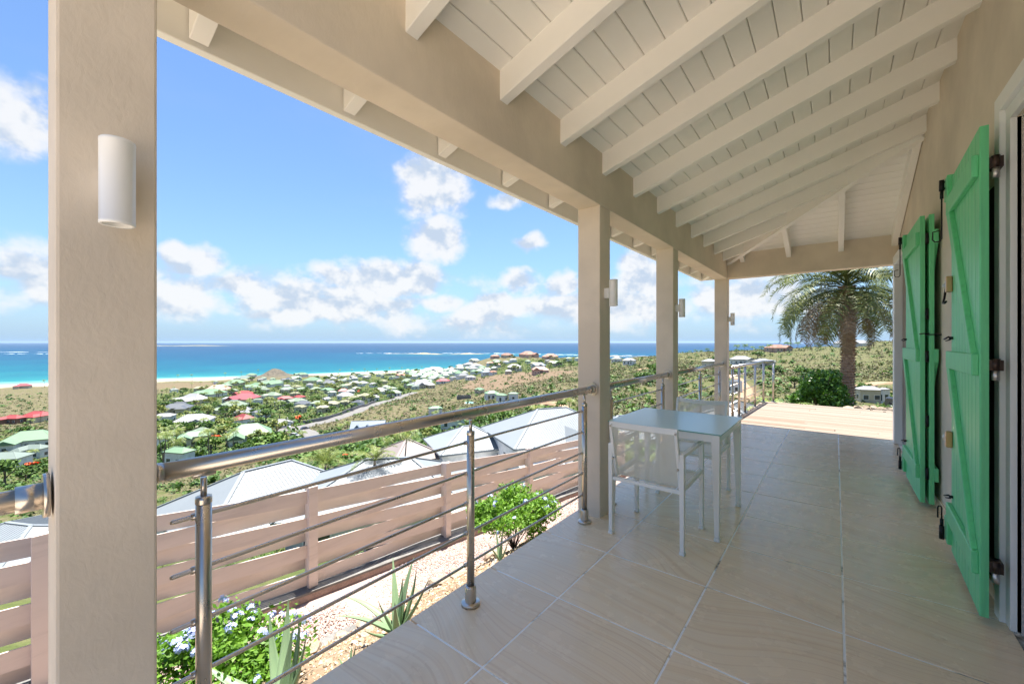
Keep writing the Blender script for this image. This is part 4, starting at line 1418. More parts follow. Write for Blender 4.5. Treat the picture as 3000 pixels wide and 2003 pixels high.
# ================================================================== terrain, sea
HOUSES = [
 (-431.6, 106.7, 23.8, 'white', 'long white roofed house at the left end of the village by the brown scrub'),
 (-363.4, 80.3, 19.5, 'slate', 'dark grey roofed house with a wide low roof at the left village edge'),
 (-351.1, 69.2, 6.8, 'brown', 'brown red roofed house peeking out beside the nearest column'),
 (-306.6, 62.3, 10.7, 'white', 'low white roofed house just right of the nearest column, above the grey wall'),
 (-265.8, 66.2, 18.3, 'white', 'large white roofed house standing alone above the grey roadside wall'),
 (-189.2, 38.2, 6.1, 'mint', 'mint roofed house touching the nearest column above the handrail'),
 (-184.8, 45.8, 10.5, 'mint', 'mint roofed house with ochre wall left of the orange flowering tree'),
 (-172.3, 59.6, 15.9, 'mint', 'wide mint roofed house with a gabled porch right of the orange flowering tree'),
 (-131.5, 29.5, 7.3, 'mint', 'mint roof just above the handrail near the nearest column'),
 (-543.1, 156.5, 26.9, 'salmon', 'salmon roofed house behind the left mint roofs'),
 (-495.1, 137.2, 27.1, 'mint', 'mint roofed house in front of the salmon roof'),
 (-590.7, 177.9, 14.4, 'mint', 'small mint roofed house left of the beach road'),
 (-630.7, 201.2, 23.3, 'mint', 'long mint roofed house in the row leading to the knoll'),
 (-546.1, 196.5, 19.2, 'mint', 'mint roofed house below the knoll, right of the long row'),
 (-701.8, 236.1, 22.0, 'greymint', 'grey green roofed house closest to the left foot of the knoll'),
 (-659.6, 220.4, 15.8, 'cream', 'cream roofed house in front of the grey green roof near the knoll'),
 (-741.1, 259.1, 15.7, 'mint', 'pale mint roofed house right at the foot of the knoll'),
 (-671.7, 190.7, 6.7, 'mint', 'tiny mint roofed hut alone at the edge of the brown field'),
 (-450.7, 151.4, 17.3, 'red', 'narrow red roofed house directly behind the big pink red roof'),
 (-397.5, 134.3, 22.6, 'pinkred', 'big pink red roofed house in the middle of the village'),
 (-367.4, 154.0, 13.6, 'red', 'red roofed house, left one of the touching red pair'),
 (-376.0, 170.0, 10.8, 'red', 'red roofed house, right one of the touching red pair'),
 (-348.0, 141.8, 8.9, 'white', 'white roofed house just below the red pair'),
 (-342.1, 153.6, 15.2, 'palemint', 'pale mint roofed house below and right of the red pair'),
 (-406.2, 160.0, 14.7, 'palemint', 'pale mint roofed house between the two red roofed groups'),
 (-353.1, 111.4, 21.4, 'palemint', 'pale mint roofed house above the two dark slate roofs'),
 (-296.0, 98.8, 13.5, 'slate', 'dark slate roofed house, left one of the pair in the trees'),
 (-278.9, 103.8, 9.6, 'slate', 'dark slate roofed house, right one of the pair in the trees'),
 (-250.2, 83.9, 11.4, 'darkred', 'dark red roofed house half hidden by trees above the road'),
 (-570.2, 224.8, 22.4, 'mint', 'mint roofed house right of the knoll in the third row'),
 (-641.1, 283.8, 19.1, 'mint', 'mint roofed house right of the knoll in the second row'),
 (-703.3, 322.4, 21.2, 'mint', 'mint roofed house nearest the beach right of the knoll'),
 (-583.9, 282.0, 22.0, 'mint', 'wide mint roofed house at the start of the crowded beach quarter'),
 (-625.7, 268.0, 17.0, 'slate', 'grey roofed house between mint roofs right of the knoll'),
 (-467.1, 196.5, 11.6, 'palemint', 'pale mint roofed house, first of the three above the red pair'),
 (-458.9, 210.4, 11.7, 'palemint', 'pale mint roofed house, second of the three above the red pair'),
 (-416.2, 216.8, 15.2, 'mint', 'mint roofed house right of the red pair with a steep hip'),
 (-439.0, 215.2, 10.4, 'palemint', 'pale mint roofed house, third of the three above the red pair'),
 (-264.1, 134.3, 9.5, 'cream', 'cream roofed house nearest the road, lowest of the cream row'),
 (-284.7, 151.8, 10.8, 'cream', 'cream roofed house, second from the bottom of the cream row'),
 (-297.7, 169.2, 9.7, 'cream', 'cream roofed house, middle of the cream row along the road wall'),
 (-308.4, 182.3, 11.4, 'cream', 'cream roofed house, fourth of the cream row along the road wall'),
 (-325.5, 203.6, 11.5, 'cream', 'cream roofed house, top end of the cream row along the road wall'),
 (-336.0, 174.7, 8.2, 'white', 'small white roofed house left of the cream row'),
 (-347.8, 197.6, 14.8, 'white', 'long white roofed house behind the cream row'),
 (-504.5, 262.9, 18.4, 'slate', 'grey roofed house in front of the crowded mint quarter'),
 (-484.1, 287.8, 14.9, 'white', 'white roofed house, left one of the white row before the mint quarter'),
 (-464.3, 287.3, 13.4, 'white', 'white roofed house, middle one of the white row before the mint quarter'),
 (-436.7, 283.6, 9.9, 'white', 'white roofed house, right one of the white row before the mint quarter'),
 (-394.1, 221.5, 11.4, 'darkred', 'orange red roofed house among flame trees behind the white row'),
 (-598.9, 523.0, 46.9, 'white', 'long white building on the beach at the right of the mint quarter'),
 (-585.8, 463.1, 16.6, 'white', 'small white roofed house before the long beach building'),
 (-550.8, 407.3, 18.4, 'orange', 'flat orange roofed house at the front of the mint quarter'),
 (-521.4, 421.0, 14.1, 'blue', 'house with a bright blue roof patch below the beach building'),
 (-452.3, 392.0, 20.7, 'greymint', 'grey roofed house below the beach building'),
 (-376.0, 374.4, 17.9, 'slate', 'dark slate roofed house at the foot of the headland'),
 (-345.1, 355.5, 12.5, 'white', 'white roofed house just below the dark slate one'),
 (-384.3, 348.4, 18.1, 'pinkred', 'red roofed house alone above the bare brown slope'),
 (-368.2, 301.1, 26.1, 'white', 'big white roofed house left of the bare brown slope'),
 (-370.6, 286.2, 8.6, 'mint', 'mint roofed annex left of the big white roof'),
 (-352.2, 236.3, 14.2, 'white', 'white and mint roofed house at the bend of the road, left part'),
 (-314.3, 225.6, 14.0, 'palemint', 'pale mint roofed house at the bend of the road'),
 (-479.1, 469.4, 13.5, 'white', 'white roofed house, first on the headland slope'),
 (-447.8, 460.2, 14.6, 'white', 'white roofed house, second on the headland slope'),
 (-440.0, 434.9, 13.2, 'white', 'white roofed house below the first on the headland slope'),
 (-407.6, 426.4, 16.3, 'white', 'white roofed house with a long veranda on the headland slope'),
 (-483.0, 507.8, 21.1, 'palemint', 'wide mint roofed house on the headland edge over the sea'),
 (-441.1, 514.2, 14.6, 'salmon', 'salmon roofed house, first on the headland crest'),
 (-431.7, 532.2, 20.8, 'salmon', 'salmon roofed house, second on the headland crest'),
 (-399.6, 548.2, 29.8, 'salmon', 'wide salmon roofed house, third on the headland crest'),
 (-345.0, 533.5, 24.7, 'salmon', 'salmon roofed house, last on the headland crest'),
 (-405.5, 475.2, 15.0, 'palemint', 'two storey pale house below the headland crest'),
 (-398.0, 451.6, 12.2, 'orange', 'orange roofed house, upper one under the headland crest'),
 (-373.8, 439.2, 11.0, 'orange', 'orange roofed house, lower one under the headland crest'),
 (-314.5, 403.2, 19.3, 'white', 'white roofed house with broad eaves in the middle of the headland'),
 (-342.7, 382.0, 14.2, 'bluegrey', 'blue grey roofed house beside an orange roof'),
 (-326.1, 375.9, 10.1, 'orange', 'orange roofed house beside the blue grey roof'),
 (-296.4, 368.3, 8.4, 'white', 'tiny white roofed house at the upper edge of the scrub'),
 (-281.9, 408.7, 19.9, 'bluegrey', 'pale blue roofed house right on the headland'),
 (-237.1, 346.6, 20.0, 'salmon', 'salmon roofed house at the top edge of the scrub hillside'),
 (-256.1, 410.1, 13.4, 'mint', 'mint roofed house at the right end of the headland'),
 (-219.1, 236.3, 8.1, 'mint', 'left roof of the mint roofed villa with a pool on the bare slope'),
 (-174.8, 200.1, 9.7, 'mint', 'right roof of the mint roofed villa with a pool on the bare slope'),
 (-142.6, 171.7, 6.2, 'mint', 'mint roofed house just below the pool villa, left one'),
 (-137.5, 175.3, 6.2, 'mint', 'mint roofed house just below the pool villa, right one'),
 (-183.1, 159.7, 8.7, 'mint', 'mint roof seen right above the handrail left of the middle post'),
 (-109.8, 104.1, 9.3, 'mint', 'mint roofed house below the handrail behind the small white villa'),
 (-414.6, 8.2, 11.9, 'red', 'red roofed house with brown walls in the scrub at the left edge'),
 (-417.9, 18.8, 16.0, 'red', 'larger red roofed house in the scrub left of the nearest column'),
 (-269.8, 10.3, 18.2, 'mint', 'mint roofed house left of the nearest column'),
 (-233.7, 9.6, 9.2, 'greymint', 'grey green roofed pavilion by a pool left of the nearest column'),
 (-194.5, 2.2, 11.3, 'greymint', 'wide grey green roofed house at the left edge of the picture'),
 (-808.7, 23.8, 15.4, 'pinkred', 'small pink roofed beach house left of the nearest column'),
 (-178.3, 401.5, 11.3, 'greymint', 'grey green roofed house on the far ridge between the columns'),
 (-146.9, 357.6, 12.3, 'white', 'white walled house on the far ridge between the columns'),
 (-66.9, 300.6, 10.1, 'white', 'white roofed house left of the corner column on the opposite hill'),
 (-51.7, 322.0, 14.7, 'white', 'white roofed house right of the corner column on the opposite hill'),
 (-36.5, 302.8, 11.6, 'white', 'white pavilion roof just above the deck railing'),
 (-26.9, 157.2, 4.3, 'slate', 'grey roofed shed by the dirt track seen through the deck railing'),
 (-46.3, 484.2, 23.8, 'salmon', 'salmon roofed house on the far ridge under the palms'),
 (10.5, 533.4, 26.2, 'white', 'white roofed house on the far ridge behind the big palm trunk'),
 (7.6, 159.7, 6.5, 'white', 'white roofed house with veranda right of the big palm trunk'),
 (10.9, 160.0, 3.1, 'white', 'white roofed annex beside the veranda house at the door frame'),
]
REGIONS = {
 'village': [(-545.7, 97.4), (-661.1, 180.4), (-690.9, 255.5), (-664.8, 352.5), (-684.1, 540.2), (-410.8, 453.1), (-410.0, 514.6), (-281.9, 505.0), (-221.0, 395.9), (-288.8, 370.5), (-399.3, 388.1), (-378.1, 331.2), (-264.8, 173.5), (-231.5, 122.7), (-197.2, 80.1), (-102.9, 41.8), (-122.9, 21.9)],
 'leftside': [(-397.2, -40.2), (-344.5, 20.6), (-135.9, 8.1), (-155.3, -15.7)],
 'midslope': [(-173.9, 70.6), (-192.4, 102.0), (-146.8, 84.8), (-158.7, 128.0), (-124.7, 143.6), (-70.4, 126.0), (-39.5, 70.7), (-66.4, 76.4), (-79.8, 61.7), (-98.5, 40.0)],
 'hutquarter': [(-689.3, 522.2), (-438.3, 463.4), (-358.1, 403.5), (-454.0, 405.9), (-502.0, 392.3)],
 'field': [(-767.3, 136.9), (-675.4, 218.3), (-592.8, 170.7), (-645.4, 115.2)],
 'bare': [(-350.5, 362.9), (-278.4, 373.3), (-186.3, 337.8), (-194.7, 261.0), (-226.8, 255.6), (-285.1, 283.0)],
 'track': [(-30.9, 183.8), (-23.9, 182.4), (-16.0, 125.7), (-17.2, 107.6)],
 'dirt': [(-132.2, 71.6), (-130.4, 89.1), (-82.2, 58.5), (-90.8, 51.3)],
}
ROADS = [
 (7.5, [(-327.0, 258.6), (-271.2, 178.0), (-242.9, 145.1), (-231.1, 125.4), (-224.7, 110.7), (-218.2, 99.8), (-215.4, 91.3), (-193.4, 75.9)]),
 (6.5, [(-276.9, 42.7), (-262.3, 51.2), (-243.5, 58.4), (-234.7, 71.9), (-193.4, 75.9)]),
 (6, [(-215.4, 91.3), (-206.5, 94.9), (-171.9, 82.6), (-151.1, 75.2)]),
 (4, [(-599.1, 215.8), (-637.3, 243.5), (-675.3, 276.2)]),
 (4, [(-114.4, 296.8), (-111.0, 307.6), (-102.9, 305.4)]),
 (3.5, [(-39.3, 218.7), (-30.6, 190.6), (-24.0, 160.5), (-22.1, 139.1)]),
 (4, [(-104.4, 156.8), (-86.0, 138.9), (-69.8, 115.9)]),
 (4, [(5.9, 197.5), (9.6, 208.0), (13.5, 213.4), (17.8, 214.7)]),
]
ROADWALLS = [
 (2.2, [(-281.3, 184.6), (-253.2, 151.2), (-237.2, 128.8), (-233.3, 117.8), (-230.3, 105.9)]),
 (2.2, [(-282.0, 43.5), (-269.3, 51.4), (-253.7, 57.0), (-243.3, 66.2), (-239.5, 76.0)]),
 (1.8, [(-232.5, 102.7), (-238.4, 102.1), (-252.1, 106.9)]),
]
RIDGE_PALMS = [(-120.3, 427.9, 2.94), (-113.0, 424.9, 4.34), (-109.4, 432.4, 4.38), (-102.6, 426.5, 4.76), (-97.5, 428.4, 6.16), (-94.0, 440.5, 4.34), (-76.5, 450.3, 7.66), (-70.6, 458.3, 7.9), (-63.6, 456.5, 6.18), (-55.7, 455.0, 7.02), (-49.3, 462.0, 7.98), (-58.1, 457.7, 4.25), (-27.9, 475.0, 7.54), (-34.2, 463.0, 9.03), (-13.1, 472.0, 6.27)]
CAR_SPOTS = [(-219.6, 92.4, 1.0), (-233.8, 101.7, 1.07), (-171.4, 75.5, 0.79), (-207.4, 96.3, 0.98), (-165.3, 37.4, 0.63)]
FLAME_TREES = [(-169.7, 48.0, 5.12), (-159.5, 57.3, 2.41), (-234.8, 105.8, 6.01), (-93.4, 52.9, 1.66), (-360.3, 218.3, 5.66), (-173.8, 6.6, 4.94), (-253.8, 9.1, 3.93)]


def in_poly(x, y, P):
    x = np.asarray(x); y = np.asarray(y)
    c_ = np.zeros(x.shape, bool)
    n_ = len(P)
    for i_ in range(n_):
        x0, y0 = P[i_]
        x1, y1 = P[(i_ + 1) % n_]
        if y0 == y1:
            continue
        t_ = ((y0 > y) != (y1 > y)) & (x < (x1 - x0) * (y - y0) / (y1 - y0) + x0)
        c_ ^= t_
    return c_


def mat_terrain():
    m, nt, b = principled('hillside', (0.15, 0.12, 0.06), 0.95, spec=0.1)
    p = worldpos(nt)
    n1 = nt.noise(p, 0.03, 6, 0.65)
    n2 = nt.noise(p, 0.35, 6, 0.7)
    n3 = nt.noise(p, 1.6, 4, 0.7)
    dry = nt.ramp(n2, [(0.32, (0.060, 0.070, 0.026)), (0.44, (0.100, 0.098, 0.045)), (0.54, (0.130, 0.108, 0.066)), (0.62, (0.150, 0.112, 0.083)), (0.72, (0.195, 0.15, 0.115))])
    grn = nt.ramp(n2, [(0.30, (0.035, 0.060, 0.014)), (0.5, (0.070, 0.095, 0.026)), (0.70, (0.125, 0.118, 0.055)), (0.8, (0.20, 0.165, 0.115))])
    at = nt.node('ShaderNodeAttribute', attribute_name='cover')
    sepc = nt.node('ShaderNodeSeparateColor')
    nt.l.new(at.outputs['Color'], sepc.inputs[0])
    f = nt.m('ADD', sepc.outputs[0], nt.m('MULTIPLY', nt.m('SUBTRACT', n1, 0.5), 0.9), clamp=True)
    c_ = nt.mix(f, dry, grn)
    c_ = nt.mix(nt.m('MULTIPLY', nt.smooth(n3, 0.47, 0.66), 0.55), c_, (0.055, 0.065, 0.026))
    earth = nt.ramp(n2, [(0.3, (0.12, 0.082, 0.055)), (0.6, (0.165, 0.118, 0.082)), (0.8, (0.20, 0.15, 0.11))])
    c_ = nt.mix(sepc.outputs[1], c_, earth)
    sep = nt.node('ShaderNodeSeparateXYZ')
    nt.l.new(p, sep.inputs[0])
    zz = nt.m('ADD', sep.outputs[2], nt.m('MULTIPLY', nt.m('SUBTRACT', n1, 0.5), 0.8))
    c_ = nt.mix(nt.smooth(zz, -57.5, -57.9), c_, (0.30, 0.26, 0.20))
    at2 = nt.m('MULTIPLY', sepc.outputs[2], 1.0)
    c_ = nt.mix(at2, c_, nt.ramp(n2, [(0.35, (0.055, 0.05, 0.04)), (0.6, (0.13, 0.115, 0.09)), (0.8, (0.2, 0.17, 0.12))]))
    nt.l.new(c_, b.inputs['Base Color'])
    bump(nt, b, n3, 0.6, 0.6)


mat_terrain()

aa = np.linspace(math.atan(-2.5), math.atan(1.65), 420)
rl = np.exp(np.linspace(math.log(5.0), math.log(1090), 330))
A_, D_ = np.meshgrid(aa, rl)
L_ = D_ * np.tan(A_)
TX, TY = xy(L_, D_)
TZ = ground(TX, TY)
near = (TX > -4.85) & (TX < 3.4) & (TY < 12.5) & (TY > -6)
TZ = np.where(near, np.minimum(TZ, -2.6 - 0.12 * np.clip(TY, 0, 12)), TZ)
V = np.stack([TX, TY, TZ], -1).reshape(-1, 3)
nx = len(aa)
ii = (np.arange(len(rl) - 1)[:, None] * nx + np.arange(nx - 1)[None, :]).ravel()
Q = np.stack([ii, ii + 1, ii + nx + 1, ii + nx], 1)
me = mesh_np('terrain', V, Q, W['hillside'], True)
fx, fy = TX.ravel(), TY.ravel()
lq, dq = ld(fx, fy)
green = np.zeros(fx.size)
for k in ('village', 'leftside', 'midslope'):
    green = np.maximum(green, in_poly(fx, fy, REGIONS[k]) * 0.95)
green = np.maximum(green, np.clip(1.2 - dq / 70.0, 0, 0.8))
green = np.maximum(green, (lq / np.maximum(dq, 1) > 0.2) * 0.40)
earth = np.zeros(fx.size)
for k in ('field', 'bare', 'track', 'dirt'):
    earth = np.maximum(earth, in_poly(fx, fy, REGIONS[k]) * (0.45 if k == 'field' else 0.8))
knoll = np.exp(-(((lq + 399) / 30.0) ** 2 + ((dq - 690) / 34.0) ** 2))
ca = me.color_attributes.new('cover', 'FLOAT_COLOR', 'POINT')
ca.data.foreach_set('color', np.stack([green, earth, np.clip(knoll * 1.8, 0, 1), np.ones(fx.size)], 1).astype(np.float32).ravel())
ter = link('terrain', me)
tag(ter, kind='structure')

# the slope goes on round behind the house
ang = np.linspace(math.atan(1.6), 2 * math.pi + math.atan(-2.4), 70)
rad_ = np.exp(np.linspace(math.log(4.0), math.log(900), 40))
A_, D_ = np.meshgrid(ang, rad_)
BX, BY = xy(D_ * np.sin(A_), D_ * np.cos(A_))
mixf = (A_ - ang[0]) / (ang[-1] - ang[0])
BZ = -1.6 + (1 - mixf) * 0.045 * D_ - mixf ** 2 * 20.0 * (1 - np.exp(-D_ / 60.0))
nxb = len(ang)
ii = (np.arange(len(rad_) - 1)[:, None] * nxb + np.arange(nxb - 1)[None, :]).ravel()
bt = link('hill_slope', mesh_np('hill_slope', np.stack([BX, BY, BZ], -1).reshape(-1, 3), np.stack([ii, ii + 1, ii + nxb + 1, ii + nxb], 1), W['hillside'], True))
tag(bt, kind='structure')

# ------------------------------------------------------------------ sea
def mat_sea():
    m, nt, b = principled('sea_water', (0.01, 0.1, 0.2), 0.45, spec=0.06)
    at = nt.node('ShaderNodeAttribute', attribute_name='offshore')
    o_ = at.outputs['Fac']
    p = worldpos(nt)
    n1 = nt.noise(nt.mapping(p, (1, 1, 1)), 0.0035, 5, 0.6)
    n2 = nt.noise(nt.mapping(p, (1, 1, 1)), 0.02, 5, 0.65)
    # log-scaled distance off the shore = water depth
    lo = nt.m('LOGARITHM', nt.m('ADD', nt.m('MAXIMUM', o_, 0.0), 10.0), 10.0)
    f = nt.m('ADD', nt.m('DIVIDE', nt.m('SUBTRACT', lo, 1.0), 3.7), nt.m('MULTIPLY', nt.m('SUBTRACT', n1, 0.5), 0.30))
    c_ = nt.ramp(f, [(0.0, (0.34, 0.40, 0.36)), (0.05, (0.17, 0.32, 0.30)), (0.17, (0.014, 0.135, 0.150)), (0.36, (0.003, 0.080, 0.120)), (0.50, (0.003, 0.052, 0.104)), (0.64, (0.005, 0.038, 0.088)), (0.78, (0.010, 0.037, 0.083)), (1.0, (0.014, 0.040, 0.082))])
    c_ = nt.mix(nt.m('MULTIPLY', nt.smooth(n2, 0.52, 0.70), 0.40), c_, (0.004, 0.03, 0.075))
    nt.l.new(c_, b.inputs['Base Color'])
    n3 = nt.noise(p, 0.22, 4, 0.6)
    bump(nt, b, n3, 0.5, 2.0)


mat_sea()
sa = np.linspace(math.atan(-3.2), math.atan(2.6), 260)
sr = np.concatenate([np.exp(np.linspace(math.log(380), math.log(3000), 90)), np.exp(np.linspace(math.log(3200), math.log(22000), 40))])
A_, D_ = np.meshgrid(sa, sr)
SX, SYY = xy(D_ * np.tan(A_), D_)
nx = len(sa)
ii = (np.arange(len(sr) - 1)[:, None] * nx + np.arange(nx - 1)[None, :]).ravel()
Q = np.stack([ii, ii + 1, ii + nx + 1, ii + nx], 1)
me = mesh_np('sea', np.stack([SX, SYY, np.full(SX.shape, SEA)], -1).reshape(-1, 3), Q, W['sea_water'], True)
off = (D_ - np.interp(np.tan(A_), SHORE[0], SHORE[1])) * np.cos(A_)
reef = 900 * np.exp(-((D_ - 2000) / 260.0) ** 2) * np.exp(-((np.tan(A_) + 0.05) / 0.45) ** 2)
off = np.where(off > 150, np.maximum(off - reef, 130), off)
fa = me.attributes.new('offshore', 'FLOAT', 'POINT')
fa.data.foreach_set('value', off.ravel().astype(np.float32))
sea = link('sea', me)
tag(sea, kind='structure')

# foam, reef islets and far islands
principled('foam', (0.62, 0.66, 0.68), 0.8)
mat_ground('reef_sand', (0.24, 0.19, 0.12), (0.34, 0.27, 0.18), (0.40, 0.34, 0.25), 0.05, 0.2)
mat_ground('far_scrub', (0.10, 0.11, 0.07), (0.15, 0.14, 0.09), (0.22, 0.19, 0.14), 0.01, 0.2)
def ribbon(name, l0, l1, d0, d1, width, h, mat, seed, n=60, gaps=0.0):
    """irregular low ridge lying on the water between two points"""
    gg = np.random.default_rng(seed)
    mb = MB()
    ph = gg.random(6) * 6.28
    rows = []
    for i_ in range(n + 1):
        f = i_ / n
        w_ = width * (0.35 + 0.65 * abs(math.sin(f * 9 + ph[0]) * math.sin(f * 23 + ph[1]))) * max(math.sin(math.pi * f), 1e-3) ** 0.35
        if gaps and math.sin(f * 31 + ph[2]) + 0.6 * math.sin(f * 57 + ph[3]) < gaps - 1.0:
            w_ *= 0.02
        dd = d0 + (d1 - d0) * f + width * 0.8 * math.sin(f * 7 + ph[4])
        l_ = l0 + (l1 - l0) * f
        hh = h * (0.5 + 0.5 * math.sin(f * 13 + ph[5])) * (w_ / width)
        for o_, z_ in ((-w_, -0.4), (-w_ * 0.4, hh), (w_ * 0.4, hh * 0.8), (w_, -0.4)):
            X_, Y_ = xy(l_, dd + o_)
            rows.append((X_, Y_, SEA + z_))
    fs_ = []
    for i_ in range(n):
        for k in range(3):
            a_ = i_ * 4 + k
            fs_.append((a_, a_ + 1, a_ + 5, a_ + 4))
    mb.add(rows, fs_, True)
    return mb.build(name, mat)
rf = ribbon('reef_islet', -650, -130, 2080, 2010, 44, 8, W['reef_sand'], 3)
tag(rf, 'long low sandy reef islet off the beach', 'islet')
rf2 = ribbon('reef_islet', 330, 560, 1760, 1650, 45, 4, W['reef_sand'], 4)
tag(rf2, 'low sandy spit beyond the headland', 'islet')
fo = []
for k, (l0, l1, d0, d1, w_, gp) in enumerate(((-830, -560, 2180, 2150, 10, 0.3), (-640, -300, 2250, 2200, 12, 0.5), (-330, 60, 2260, 2180, 14, 0.5), (-60, 330, 2120, 1950, 12, 0.4), (-240, 60, 2080, 2000, 8, 0.6), (230, 620, 1900, 1750, 14, 0.4), (80, 330, 1980, 1890, 10, 0.5), (-3400, -2250, 2400, 2450, 16, 0.4), (-2550, -2250, 2050, 2060, 8, 0.3))):
    o_ = ribbon('surf', l0, l1, d0, d1, w_, 1.2, W['foam'], 40 + k, 80, gp)
    tag(o_, 'white surf breaking along the reef', 'surf', 'surf lines on the reef', 'stuff')
# foam along the beach
mb = MB()
ts = np.linspace(-1.6, -0.1, 260)
rows = []
gg = np.random.default_rng(8)
for t_ in ts:
    # first water along this bearing
    dd = np.linspace(420, 1000, 600)
    X_, Y_ = xy(dd * t_, dd)
    zz = ground(X_, Y_, False)
    k_ = np.where(zz < SEA + 0.05)[0]
    d0 = dd[k_[0]] if len(k_) else 900.0
    w_ = 2.0 + 3.5 * gg.random()
    for o_ in (1.0, 1.0 + w_):
        rows.append((*xy((d0 + o_) * t_, d0 + o_), SEA + 0.12))
mb.add(rows, [(2 * i_, 2 * i_ + 1, 2 * i_ + 3, 2 * i_ + 2) for i_ in range(len(ts) - 1)])
tag(mb.build('shore_foam', W['foam']), 'thin white line of surf along the beach', 'surf', kind='stuff')
isl = MB()
def far_island(name, l0, l1, d_, h, mat, seed, label):
    gg = np.random.default_rng(seed)
    n, w_ = 40, 260.0
    rows = []
    ph = gg.random(4) * 6.28
    for i_ in range(n + 1):
        f = i_ / n
        hh = h * (max(math.sin(math.pi * f), 1e-4) ** 0.5) * (0.65 + 0.25 * math.sin(f * 6 + ph[0]) + 0.15 * math.sin(f * 15 + ph[1]))
        for o_, z_ in ((-w_, -1), (-w_ * 0.5, hh * 0.6), (0, hh), (w_, -1)):
            rows.append((*xy(l0 + (l1 - l0) * f, d_ + o_), SEA + z_))
    fs_ = [(i_ * 4 + k, i_ * 4 + k + 1, i_ * 4 + k + 5, i_ * 4 + k + 4) for i_ in range(n) for k in range(3)]
    o_ = MB().add(rows, fs_, True).build(name, mat)
    tag(o_, label, 'island')
far_island('far_island', -6300, -4350, 6200, 20, W['far_scrub'], 2, 'flat low island far out on the left sea')
tag(ribbon('surf', -5300, -4500, 5800, 5850, 22, 1.0, W['foam'], 60, 40, 0.2), 'white surf on the shore of the far low island', 'surf', kind='stuff')

# ================================================================== houses
def mat_roof(name, c_, seam=True):
    m, nt, b = principled(name, c_, 0.5, spec=0.35)
    p = coords(nt)
    n1 = nt.noise(worldpos(nt), 0.25, 5, 0.65)
    n2 = nt.noise(worldpos(nt), 2.5, 4, 0.6)
    cc = nt.mix(nt.m('MULTIPLY', nt.smooth(n1, 0.4, 0.75), 0.28), c_, tuple(v * 0.70 for v in c_))
    cc = nt.mix(nt.m('MULTIPLY', nt.smooth(n2, 0.5, 0.75), 0.15), cc, tuple(v * 0.6 for v in c_))
    hs = nt.node('ShaderNodeHueSaturation')
    hs.inputs['Saturation'].default_value = 1.0
    nt.l.new(nt.m('ADD', 0.90, nt.m('MULTIPLY', obrand(nt), 0.2)), hs.inputs['Value'])
    nt.l.new(cc, hs.inputs['Color'])
    nt.l.new(hs.outputs[0], b.inputs['Base Color'])
    return m
ROOFC = {'white': (0.235, 0.24, 0.245), 'slate': (0.075, 0.085, 0.10), 'brown': (0.15, 0.08, 0.06), 'mint': (0.125, 0.205, 0.125), 'palemint': (0.165, 0.21, 0.15), 'greymint': (0.13, 0.165, 0.145),
         'cream': (0.205, 0.205, 0.125), 'salmon': (0.25, 0.135, 0.095), 'red': (0.235, 0.038, 0.038), 'pinkred': (0.25, 0.055, 0.065), 'darkred': (0.19, 0.03, 0.028), 'orange': (0.25, 0.11, 0.065),
         'blue': (0.13, 0.20, 0.22), 'bluegrey': (0.13, 0.165, 0.205), 'paleblue': (0.175, 0.197, 0.215), 'shingle': (0.20, 0.17, 0.16), 'metal': (0.16, 0.168, 0.17)}
for k, v in ROOFC.items():
    mat_roof('roof_' + k, v)
for k, v in {'white': (0.66, 0.66, 0.65), 'cream': (0.52, 0.46, 0.34), 'ochre': (0.38, 0.24, 0.11), 'brown': (0.2, 0.11, 0.07), 'pink': (0.50, 0.34, 0.27)}.items():
    mat_plaster('wall_' + k, v, 0.05)
principled('timber_dark', (0.12, 0.06, 0.035), 0.7)
principled('pool_water', (0.06, 0.36, 0.42), 0.1)
MATS['pool_water'].node_tree.nodes['Principled BSDF'].inputs['Specular IOR Level'].default_value = 0.4

_win = {}
def win_mesh(w_, h_):
    k = (round(w_, 1), round(h_, 1))
    if k not in _win:
        _win[k] = (MB().box(-k[0] / 2, k[0] / 2, -0.03, 0.05, 0, k[1]).mesh('window', W['white_trim']), MB().box(-k[0] / 2 + .08, k[0] / 2 - .08, -0.045, 0.0, 0.08, k[1] - .08).mesh('pane', W['window_glass']))
    return _win[k]

def hip_roof(mb, w_, dp, ov, rise, z0, th=0.16, gable=False, cx=0, cy=0):
    a_, b_ = w_ / 2 + ov, dp / 2 + ov
    r_ = a_ - b_ * (0.92 if not gable else 0.0) if a_ > b_ else 0.12
    if gable: r_ = a_
    r_ = max(r_, 0.1)
    p = [(-a_, -b_, z0), (a_, -b_, z0), (a_, b_, z0), (-a_, b_, z0), (-a_, -b_, z0 + th), (a_, -b_, z0 + th), (a_, b_, z0 + th), (-a_, b_, z0 + th), (-r_, 0, z0 + rise), (r_, 0, z0 + rise)]
    p = [(x_ + cx, y_ + cy, z_) for x_, y_, z_ in p]
    mb.add(p, [(0, 3, 2, 1), (0, 1, 5, 4), (1, 2, 6, 5), (2, 3, 7, 6), (3, 0, 4, 7), (4, 5, 9, 8), (5, 6, 9), (6, 7, 8, 9), (7, 4, 8)])
    return r_, a_, b_

def ridge_caps(mb, r_, a_, b_, z0, rise, th, w_=0.12):
    for p, q in (((-r_, 0, z0 + rise), (r_, 0, z0 + rise)), ((-r_, 0, z0 + rise), (-a_, -b_, z0 + th)), ((-r_, 0, z0 + rise), (-a_, b_, z0 + th)), ((r_, 0, z0 + rise), (a_, -b_, z0 + th)), ((r_, 0, z0 + rise), (a_, b_, z0 + th))):
        mb.bar(p, q, w_, 0.08)

